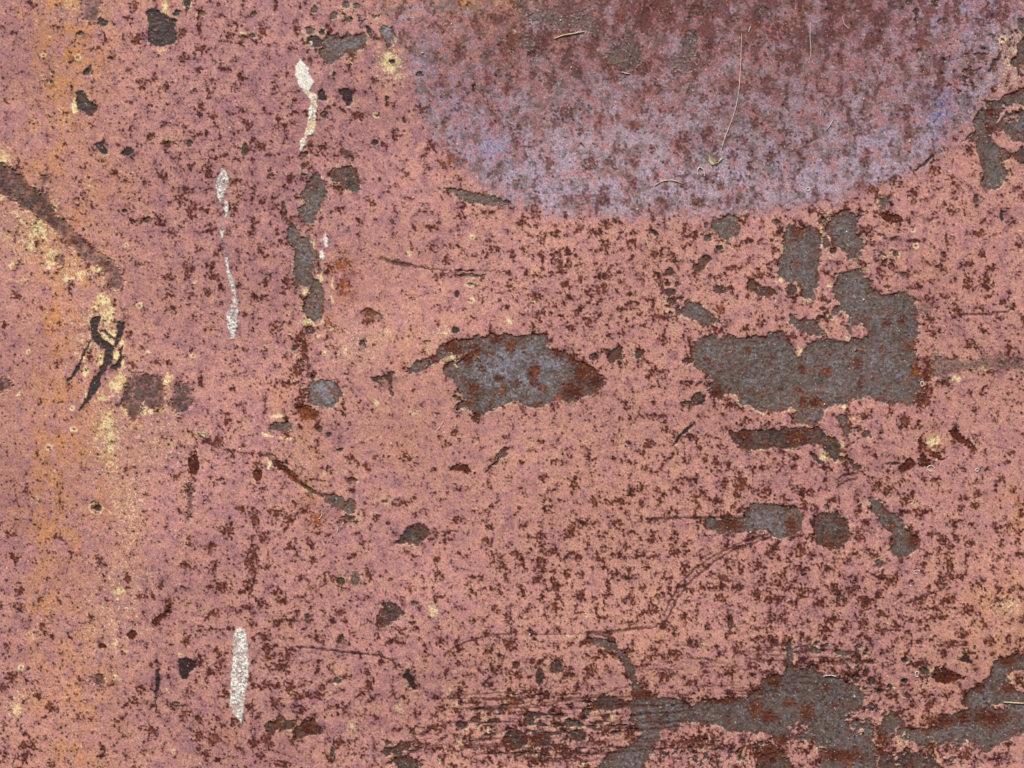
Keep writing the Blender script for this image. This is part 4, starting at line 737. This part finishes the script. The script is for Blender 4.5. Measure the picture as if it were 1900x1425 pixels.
def surface_material(name, rough, spec, bump, scale=1.0):
    m = bpy.data.materials.new(name)
    m.use_nodes = True
    nt = m.node_tree
    N, L = nt.nodes, nt.links
    for n in list(N):
        N.remove(n)
    out = N.new('ShaderNodeOutputMaterial')
    bs = N.new('ShaderNodeBsdfPrincipled')
    L.new(bs.outputs[0], out.inputs[0])
    def attr(nm):
        a = N.new('ShaderNodeAttribute')
        a.attribute_name = nm
        s = N.new('ShaderNodeSeparateColor')
        L.new(a.outputs['Color'], s.inputs[0])
        return s.outputs[0], s.outputs[1], s.outputs[2], a.outputs['Alpha']
    def mix(fac, a, b, mode='MIX'):
        x = N.new('ShaderNodeMix')
        x.data_type = 'RGBA'
        x.blend_type = mode
        x.clamp_factor = True
        for sock, val in ((x.inputs['Factor'], fac), (x.inputs[6], a), (x.inputs[7], b)):
            if hasattr(val, 'links'):
                L.new(val, sock)
            else:
                sock.default_value = val
        return x.outputs[2]
    def ramp(fac, stops):
        r = N.new('ShaderNodeValToRGB')
        e = r.color_ramp.elements
        e[0].position, e[0].color = stops[0]
        e[1].position, e[1].color = stops[-1]
        for p, c in stops[1:-1]:
            q = e.new(p)
            q.color = c
        if hasattr(fac, 'links'):
            L.new(fac, r.inputs[0])
        return r.outputs[0]
    tone, ochre, cream, bloom = attr('paint_tint')
    rust, hot, metal, lime_glint = attr('oxide')
    soot, grain, blue, tone_m = attr('wear')
    tc = N.new('ShaderNodeTexCoord')
    fine = N.new('ShaderNodeTexNoise')
    fine.inputs['Scale'].default_value = 900 * scale
    fine.inputs['Detail'].default_value = 2
    L.new(tc.outputs['Object'], fine.inputs['Vector'])
    c = ramp(tone, [(0, lin(172, 123, 130)), (.5, lin(199, 144, 138)), (1, lin(210, 155, 138))])
    c = mix(ochre, c, lin(209, 148, 102))
    c = mix(bloom, c, lin(182, 164, 180))
    c = mix(blue, c, lin(116, 124, 176))
    c = mix(cream, c, lin(244, 222, 172))
    mt = ramp(tone_m, [(0, lin(64, 47, 47)), (.35, lin(103, 87, 81)), (.7, lin(121, 110, 108)), (1, lin(150, 150, 163))])
    c = mix(metal, c, mt)
    rc = ramp(hot, [(0, lin(70, 28, 22)), (.2, lin(100, 45, 28)), (.6, lin(124, 68, 42)), (1, lin(172, 94, 48))])
    c = mix(rust, c, rc)
    c = mix(soot, c, lin(46, 24, 28))
    c = mix(lime_glint, c, lin(242, 238, 228))  # white of the drips and of the painted glints
    g = ramp(grain, [(0, (.25, .25, .25, 1)), (1, (1.0, 1.0, 1.0, 1))])
    c = mix(1.0, c, g, 'MULTIPLY')
    g2 = ramp(fine.outputs[0], [(.3, (.84, .84, .84, 1)), (.7, (1, 1, 1, 1))])
    c = mix(.8, c, g2, 'MULTIPLY')
    c = mix(1.0, c, (1.75, 1.75, 1.75, 1), 'MULTIPLY')
    L.new(c, bs.inputs['Base Color'])
    rr_ = N.new('ShaderNodeMapRange')
    rr_.inputs['To Min'].default_value = rough - .12
    rr_.inputs['To Max'].default_value = rough + .12
    L.new(fine.outputs[0], rr_.inputs['Value'])
    L.new(rr_.outputs[0], bs.inputs['Roughness'])
    bs.inputs['Specular IOR Level'].default_value = spec
    bp = N.new('ShaderNodeBump')
    bp.inputs['Strength'].default_value = bump
    bp.inputs['Distance'].default_value = .0004
    L.new(fine.outputs[0], bp.inputs['Height'])
    L.new(bp.outputs[0], bs.inputs['Normal'])
    return m

M_PAINT = surface_material('weathered_pink_paint', .62, .25, .25)
M_METAL = surface_material('bare_steel', .50, .40, .5)
M_RUST = surface_material('rust_crust', .80, .2, .6, 1.4)
M_LIME = surface_material('chalky_drip', .85, .15, .3)

def plain(name, rgb, rough=.7, var=.2, scale=400):
    m = bpy.data.materials.new(name)
    m.use_nodes = True
    nt = m.node_tree
    bs = nt.nodes['Principled BSDF']
    nz = nt.nodes.new('ShaderNodeTexNoise')
    nz.inputs['Scale'].default_value = scale
    tc = nt.nodes.new('ShaderNodeTexCoord')
    nt.links.new(tc.outputs['Object'], nz.inputs['Vector'])
    r = nt.nodes.new('ShaderNodeValToRGB')
    b = lin(*rgb)
    r.color_ramp.elements[0].position = .3
    r.color_ramp.elements[1].position = .7
    r.color_ramp.elements[0].color = (b[0] * (1 - var), b[1] * (1 - var), b[2] * (1 - var), 1)
    r.color_ramp.elements[1].color = b
    nt.links.new(nz.outputs[0], r.inputs[0])
    nt.links.new(r.outputs[0], bs.inputs['Base Color'])
    bs.inputs['Roughness'].default_value = rough
    return m

# ------------------------------------------------------------------ cut the relief into the sheet's parts
root = bpy.data.objects.new("metal_sheet", None)
root.empty_display_size = .1
link(root)
root.location = (0, 0, ZC)
root['label'] = "old rusty steel sheet with flaking pink paint, filling the whole picture"
root['category'] = "metal sheet"

def centre(a):
    return a[:-1, :-1]
cell_pid, cell_wid, cell_rid = centre(PID), centre(WID), centre(RID)
cell_rust = centre(rust)
cell_placed = centre(placed)
cell_arc = centre(arc_d)
nP, nR = len(patch_list), len(RUST)
big = sorted(range(nR), key=lambda k: -RUST[k][2] * RUST[k][3])[:290]
is_big = np.zeros(nR + 1, bool)
is_big[big] = True
CLS = np.zeros(cell_pid.shape, np.int32)                       # 0 paint coat
CLS[cell_arc < 0] = 1                                          # 1 worn area
CLS[(cell_rust > .5) & (CLS == 0)] = 2                         # 2 loose speckle
CLS[(centre(dots) > .5) & (CLS == 0)] = 2
m = (cell_rid >= 0) & (cell_placed > .5)
CLS[m & is_big[cell_rid]] = 1000 + cell_rid[m & is_big[cell_rid]]
CLS[centre(fr_in)] = 3
m = cell_pid >= 0
CLS[m] = 3000 + cell_pid[m]
m2 = m & (cell_rid >= 0) & (cell_placed > .6) & is_big[cell_rid] & (centre(KIND) != 6)
CLS[m2] = 1000 + cell_rid[m2]
m = cell_wid >= 0
CLS[m] = 5000 + cell_wid[m]

flat = CLS.ravel()
order = np.argsort(flat, kind='stable')
vals, starts = np.unique(flat[order], return_index=True)
ends = np.append(starts[1:], len(order))
jj, ii = np.divmod(np.arange(flat.size), NU - 1)
base_idx = (jj * NU + ii).astype(np.int64)

def build_part(name, cells, mat, origin_mid=True):
    b = base_idx[cells]
    quads = np.stack([b, b + NU, b + NU + 1, b + 1], -1).ravel()
    if len(cells) > 100000:
        used = np.zeros(NU * NV, bool)
        used[quads] = True
        vid = np.nonzero(used)[0]
        remap = np.zeros(NU * NV, np.int32)
        remap[vid] = np.arange(len(vid))
        idx = remap[quads]
    else:
        vid, idx = np.unique(quads, return_inverse=True)
    co = XYZ[vid]
    mid = np.zeros(3, F)
    if origin_mid:
        mid = co.mean(0)
    me = bpy.data.meshes.new(name)
    n = len(cells)
    me.vertices.add(len(vid))
    me.vertices.foreach_set('co', (co - mid).ravel())
    me.loops.add(4 * n)
    me.loops.foreach_set('vertex_index', idx.astype(np.int32).ravel())
    me.polygons.add(n)
    me.polygons.foreach_set('loop_start', np.arange(0, 4 * n, 4, dtype=np.int32))
    for nm, arr in ATTR.items():
        a = me.attributes.new(nm, 'FLOAT_COLOR', 'POINT')
        a.data.foreach_set('color', arr[vid].ravel())
    me.materials.append(mat)
    me.update(calc_edges=True)
    o = bpy.data.objects.new(name, me)
    link(o, root)
    o.location = mid
    return o

HOT_SPOT = [q[4] >= .6 for q in RUST]
n_obj = 0
for val, s, e in zip(vals, starts, ends):
    cells = order[s:e]
    if val == 0:
        o = build_part('paint_coat', cells, M_PAINT, False)
        o['label'] = "faded pink paint, salmon and mauve, with ochre streaks at the left"
    elif val == 1:
        o = build_part('worn_paint_area', cells, M_PAINT)
        o['label'] = "lavender and brown rubbed area hanging from the top edge in a wide arc"
    elif val == 2:
        o = build_part('rust_speckle', cells, M_RUST, False)
        o['kind'] = 'stuff'
        o['label'] = "fine dark rust speckle all over the paint"
    elif val == 3:
        o = build_part('bare_fleck', cells, M_METAL, False)
        o['kind'] = 'stuff'
        o['label'] = "countless small bare flecks where the paint is fretted away"
    elif val < 3000:
        o = build_part('rust_spot', cells, M_RUST)
        if HOT_SPOT[val - 1000]:
            o['label'] = 'orange rust spot'
    elif val < 5000:
        kind, label = patch_list[val - 3000]
        o = build_part('bare_patch', cells, M_RUST if kind == 'r' else M_METAL)
        if label:
            o['label'] = label
    else:
        o = build_part('white_drip' if val - 5000 < 3 else 'white_splash', cells, M_LIME)
        o['label'] = DRIPS[val - 5000][0]
    n_obj += 1
print('parts', n_obj, round(time.time() - t0, 1))

# back plate and folded rim, so that the sheet has thickness
def box(name, x0, x1, y0, y1, z0, z1, mat):
    v = [(x, y, z) for x in (x0, x1) for y in (y0, y1) for z in (z0, z1)]
    f = [(0, 1, 3, 2), (4, 6, 7, 5), (0, 4, 5, 1), (2, 3, 7, 6), (0, 2, 6, 4), (1, 5, 7, 3)]
    me = bpy.data.meshes.new(name)
    me.from_pydata(v, [], f)
    me.materials.append(mat)
    me.update()
    return link(bpy.data.objects.new(name, me), root)
M_BACK = plain('rusty_back', (96, 60, 46), .8, .4, 60)
xl, xr = (AU[0] - CU) * S, (AU[-1] - CU) * S
zt, zb = (CV - AV[0]) * S, (CV - AV[-1]) * S
box('back_plate', xl - .0005, xr + .0005, .005, .008, zb, zt, M_BACK)
for x0, x1, z0, z1 in ((xl - .004, xl - .0005, zb - .004, zt + .004), (xr + .0005, xr + .004, zb - .004, zt + .004),
                       (xl - .0005, xr + .0005, zt + .0001, zt + .004), (xl - .0005, xr + .0005, zb - .004, zb - .0001)):
    box('folded_edge', x0, x1, -.006, .010, z0, z1, M_BACK)

# ------------------------------------------------------------------ loose things caught on the sheet
def surf_y(u, v):
    i = int(np.clip(np.searchsorted(AU, u), 1, NU - 2))
    j = int(np.clip(np.searchsorted(AV, v), 1, NV - 2))
    return float(HY[j - 1:j + 2, i - 1:i + 2].min())

def spline(pts, n=8):
    P_ = [pts[0]] + list(pts) + [pts[-1]]
    out = []
    for k in range(1, len(P_) - 2):
        for s in range(n):
            t = s / n
            out.append(tuple(.5 * (2 * P_[k][a] + (P_[k + 1][a] - P_[k - 1][a]) * t + (2 * P_[k - 1][a] - 5 * P_[k][a] + 4 * P_[k + 1][a] - P_[k + 2][a]) * t * t
                       + (-P_[k - 1][a] + 3 * P_[k][a] - 3 * P_[k + 1][a] + P_[k + 2][a]) * t ** 3) for a in range(2)))
    out.append(tuple(pts[-1]))
    return out

def strand_mesh(name, paths, mat, closed=False):
    verts, faces = [], []
    for pts, r in paths:
        c = spline(pts, 6)
        n = len(c)
        b0 = len(verts)
        for k, (x, y) in enumerate(c):
            a = c[min(k + 1, n - 1)]
            b = c[max(k - 1, 0)]
            dx, dy = a[0] - b[0], a[1] - b[1]
            q = math.hypot(dx, dy) or 1
            nx, ny = -dy / q, dx / q
            rad = r * (1 if closed else (.35 + .65 * math.sin(math.pi * min(max((k + .6) / n, 0), 1)) ** .5))
            lift = surf_y(x, y) / S - r * .8 - .8 * math.sin(k * .9) * (0 if closed else .5)
            for s in range(6):
                an = s * math.pi / 3
                verts.append(((x + nx * rad * math.cos(an), lift + rad * math.sin(an), y + ny * rad * math.cos(an))))
        for k in range(n - 1):
            for s in range(6):
                faces.append((b0 + k * 6 + s, b0 + k * 6 + (s + 1) % 6, b0 + (k + 1) * 6 + (s + 1) % 6, b0 + (k + 1) * 6 + s))
        faces.append(tuple(b0 + s for s in range(6)))
        faces.append(tuple(b0 + (n - 1) * 6 + s for s in reversed(range(6))))
    v = np.array(verts)
    w = np.stack([(v[:, 0] - CU) * S, v[:, 1] * S, (CV - v[:, 2]) * S + ZC], -1)
    mid = w.mean(0)
    me = bpy.data.meshes.new(name)
    me.from_pydata([tuple(p) for p in w - mid], [], faces)
    me.materials.append(mat)
    for p in me.polygons:
        p.use_smooth = True
    me.update()
    o = bpy.data.objects.new(name, me)
    o.location = mid
    return o

M_STRAW = plain('dry_straw', (226, 206, 168), .6)
M_HAIR = plain('pale_hair', (232, 222, 214), .5)
M_LEAF = plain('dry_leaf', (206, 196, 138), .6, .3)
M_FLECK = plain('white_fleck', (236, 234, 226), .8)

FIBRES = [
 ('grass_fibre','straw coloured stiff fibre lying across the grey green smear at the top','grass fibre',M_STRAW,[([(1028,72),(1044,66),(1062,63),(1084,59)],1.3)]),
 ('hair','long pale curved hair hanging down the right half of the worn area','hair',M_HAIR,[([(1375,62),(1374,100),(1372,140),(1369,175),(1362,210),(1351,240),(1342,265),(1338,282)],.75)]),
 ('grass_fibre','short pale arched fibre near the lower rim of the worn area','grass fibre',M_STRAW,[([(1214,345),(1228,337),(1243,335),(1256,337),(1266,341)],1.0)]),
 ('hair','tiny white hair bent into a horseshoe, below the scrap of dry leaf','hair',M_HAIR,[([(1295,325),(1294,318),(1296,312),(1300,311),(1305,315),(1307,322),(1307,327)],1.1)]),
 ('grass_fibre','short white fibre at the foot of the middle grey smear in the worn area','grass fibre',M_HAIR,[([(1154,134),(1160,136),(1169,137)],1.1)]),
 ('grass_fibre','short pale upright fibre on pink paint just below the worn area','grass fibre',M_STRAW,[([(1194,434),(1199,446),(1203,458),(1206,466)],.9)]),
 ('hair','faint hair rising from the top edge, right of the long curved hair','hair',M_HAIR,[([(1504,40),(1503,70),(1504,95),(1502,112)],.55)]),
 ('hair','faint curved hair near the top edge, farthest right of the hairs','hair',M_HAIR,[([(1563,28),(1567,44),(1574,53)],.6)]),
 ('hair','short bright hair slanting down right of the long curved hair','hair',M_HAIR,[([(1546,222),(1540,232),(1533,241)],.7)]),
 ('hair','tiny bright upright hair in the blue grey part of the worn area','hair',M_HAIR,[([(1522,206),(1522,214)],.9)]),
 ('hair','short bright hair slanting at the top edge above the long curved hair','hair',M_HAIR,[([(1392,50),(1388,60)],.9)]),
 ('hair','pale hair lying across the orange stained pink under the slanting crack','hair',M_HAIR,[([(597,947),(598,954),(595,960),(591,963)],.8)]),
 ('hair','white hair stuck just below the left end of the grey crack patch','hair',M_HAIR,[([(628,980),(626,988)],.9)]),
 ('hair','fine pale hair slanting on clear pink paint, left of the dark tail','hair',M_HAIR,[([(824,781),(818,790),(812,799)],.6)]),
 ('grass_fibre','pale stiff fibre on the bare patch in the lower right corner','grass fibre',M_STRAW,[([(1862,1303),(1880,1304),(1902,1305)],1.2)]),
 ('hair','tiny curled hair below the right rim of the worn area','hair',M_HAIR,[([(1744,276),(1750,284),(1754,294)],.8)]),
]
for nm, lab, cat, mat, paths in FIBRES:
    o = strand_mesh(nm, paths, mat)
    link(o)
    o['label'], o['category'] = lab, cat
    o['group'] = 'hairs caught on the sheet' if nm == 'hair' else 'grass fibres caught on the sheet'

# scrap of dry leaf: a creased, curled blade with two lobes
def leaf():
    outline_l = [(1315,288),(1319,292),(1323,301),(1324,306),(1319,305),(1316,299)]
    outline_r = [(1323,305),(1329,299),(1336,294),(1341,290),(1338,296),(1333,302),(1327,304)]
    verts, faces = [], []
    for out, hgt in ((outline_l, 3.0), (outline_r, 3.6)):
        cx = sum(p[0] for p in out) / len(out)
        cy = sum(p[1] for p in out) / len(out)
        b = len(verts)
        base = surf_y(cx, cy) / S
        n = len(out)
        for side in (0, .5):
            verts.append((cx, base - hgt * .4 + side, cy))
            for k, (x, y) in enumerate(out):
                verts.append((x, base - .6 - hgt * (abs(math.sin(k * 1.3))) + side, y))
        for k in range(n):
            faces.append((b, b + 1 + k, b + 1 + (k + 1) % n))
            faces.append((b + n + 1, b + n + 2 + (k + 1) % n, b + n + 2 + k))
            faces.append((b + 1 + k, b + n + 2 + k, b + n + 2 + (k + 1) % n, b + 1 + (k + 1) % n))
    v = np.array(verts)
    w = np.stack([(v[:, 0] - CU) * S, v[:, 1] * S, (CV - v[:, 2]) * S + ZC], -1)
    mid = w.mean(0)
    me = bpy.data.meshes.new('leaf_scrap')
    me.from_pydata([tuple(p) for p in w - mid], [], faces)
    me.materials.append(M_LEAF)
    me.update()
    o = link(bpy.data.objects.new('leaf_scrap', me))
    o.location = mid
    o['label'] = 'folded scrap of yellow green dry leaf at the end of the long hair'
    o['category'] = 'leaf'
leaf()

# dried white flecks: little raised rings and crumbs that belong to the sheet
def ring_pts(cx, cy, rx, ry, seed, gap=0.0):
    r_ = np.random.RandomState(seed)
    n = 9
    return [(cx + rx * math.cos(a) * (1 + .18 * r_.randn() * .6), cy + ry * math.sin(a) * (1 + .18 * r_.randn() * .6))
            for a in [gap + (6.283 - gap) * k / n for k in range(n + 1)]]
FLECKS = [(1711,712,2.6,4.2,.5),(1500,351,3.2,3.0,.0),(1727,869,6.5,5.5,1.2),(1815,872,3.2,2.8,.8),(1701,1251,3.0,5.0,.6),(1538,1254,10,2.0,3.0),(1529,750,2.5,2.0,0),(1585,1292,2.5,3.0,.4),(726,823,2.6,2.6,.3),(1700,1061,5.5,3.2,1.5),(1689,1087,2,1.2,0),
 (983,1177,2.0,3.0,.5),(1687,263,3.2,1.2,0),(1182,389,3.6,3.4,.6),(1040,37,2,2.6,0),(838,46,1.8,1.8,0),(1602,704-520,1.6,1.6,0),(1571,430,1.8,2,0),(1603,556,3.0,1.8,1.8),(637,971,3,3,1.5),(1416,1049-60,1.5,1.5,0),(1392,987,3,2.5,.4),(1060,125,2.0,3.0,1),(784,100,5,3,3)]
for k, (cx, cy, rx, ry, gap) in enumerate(FLECKS):
    if k > 5 and k != 9:            # the rest are plain crumbs
        rx, ry = rx * .35, ry * .45
    o = strand_mesh('white_fleck', [(ring_pts(cx, cy, rx, ry, k + 5, gap), .75)], M_FLECK, True)
    link(o, root)
    o.location = (o.location[0], o.location[1], o.location[2] - ZC)
print('done', round(time.time() - t0, 1))
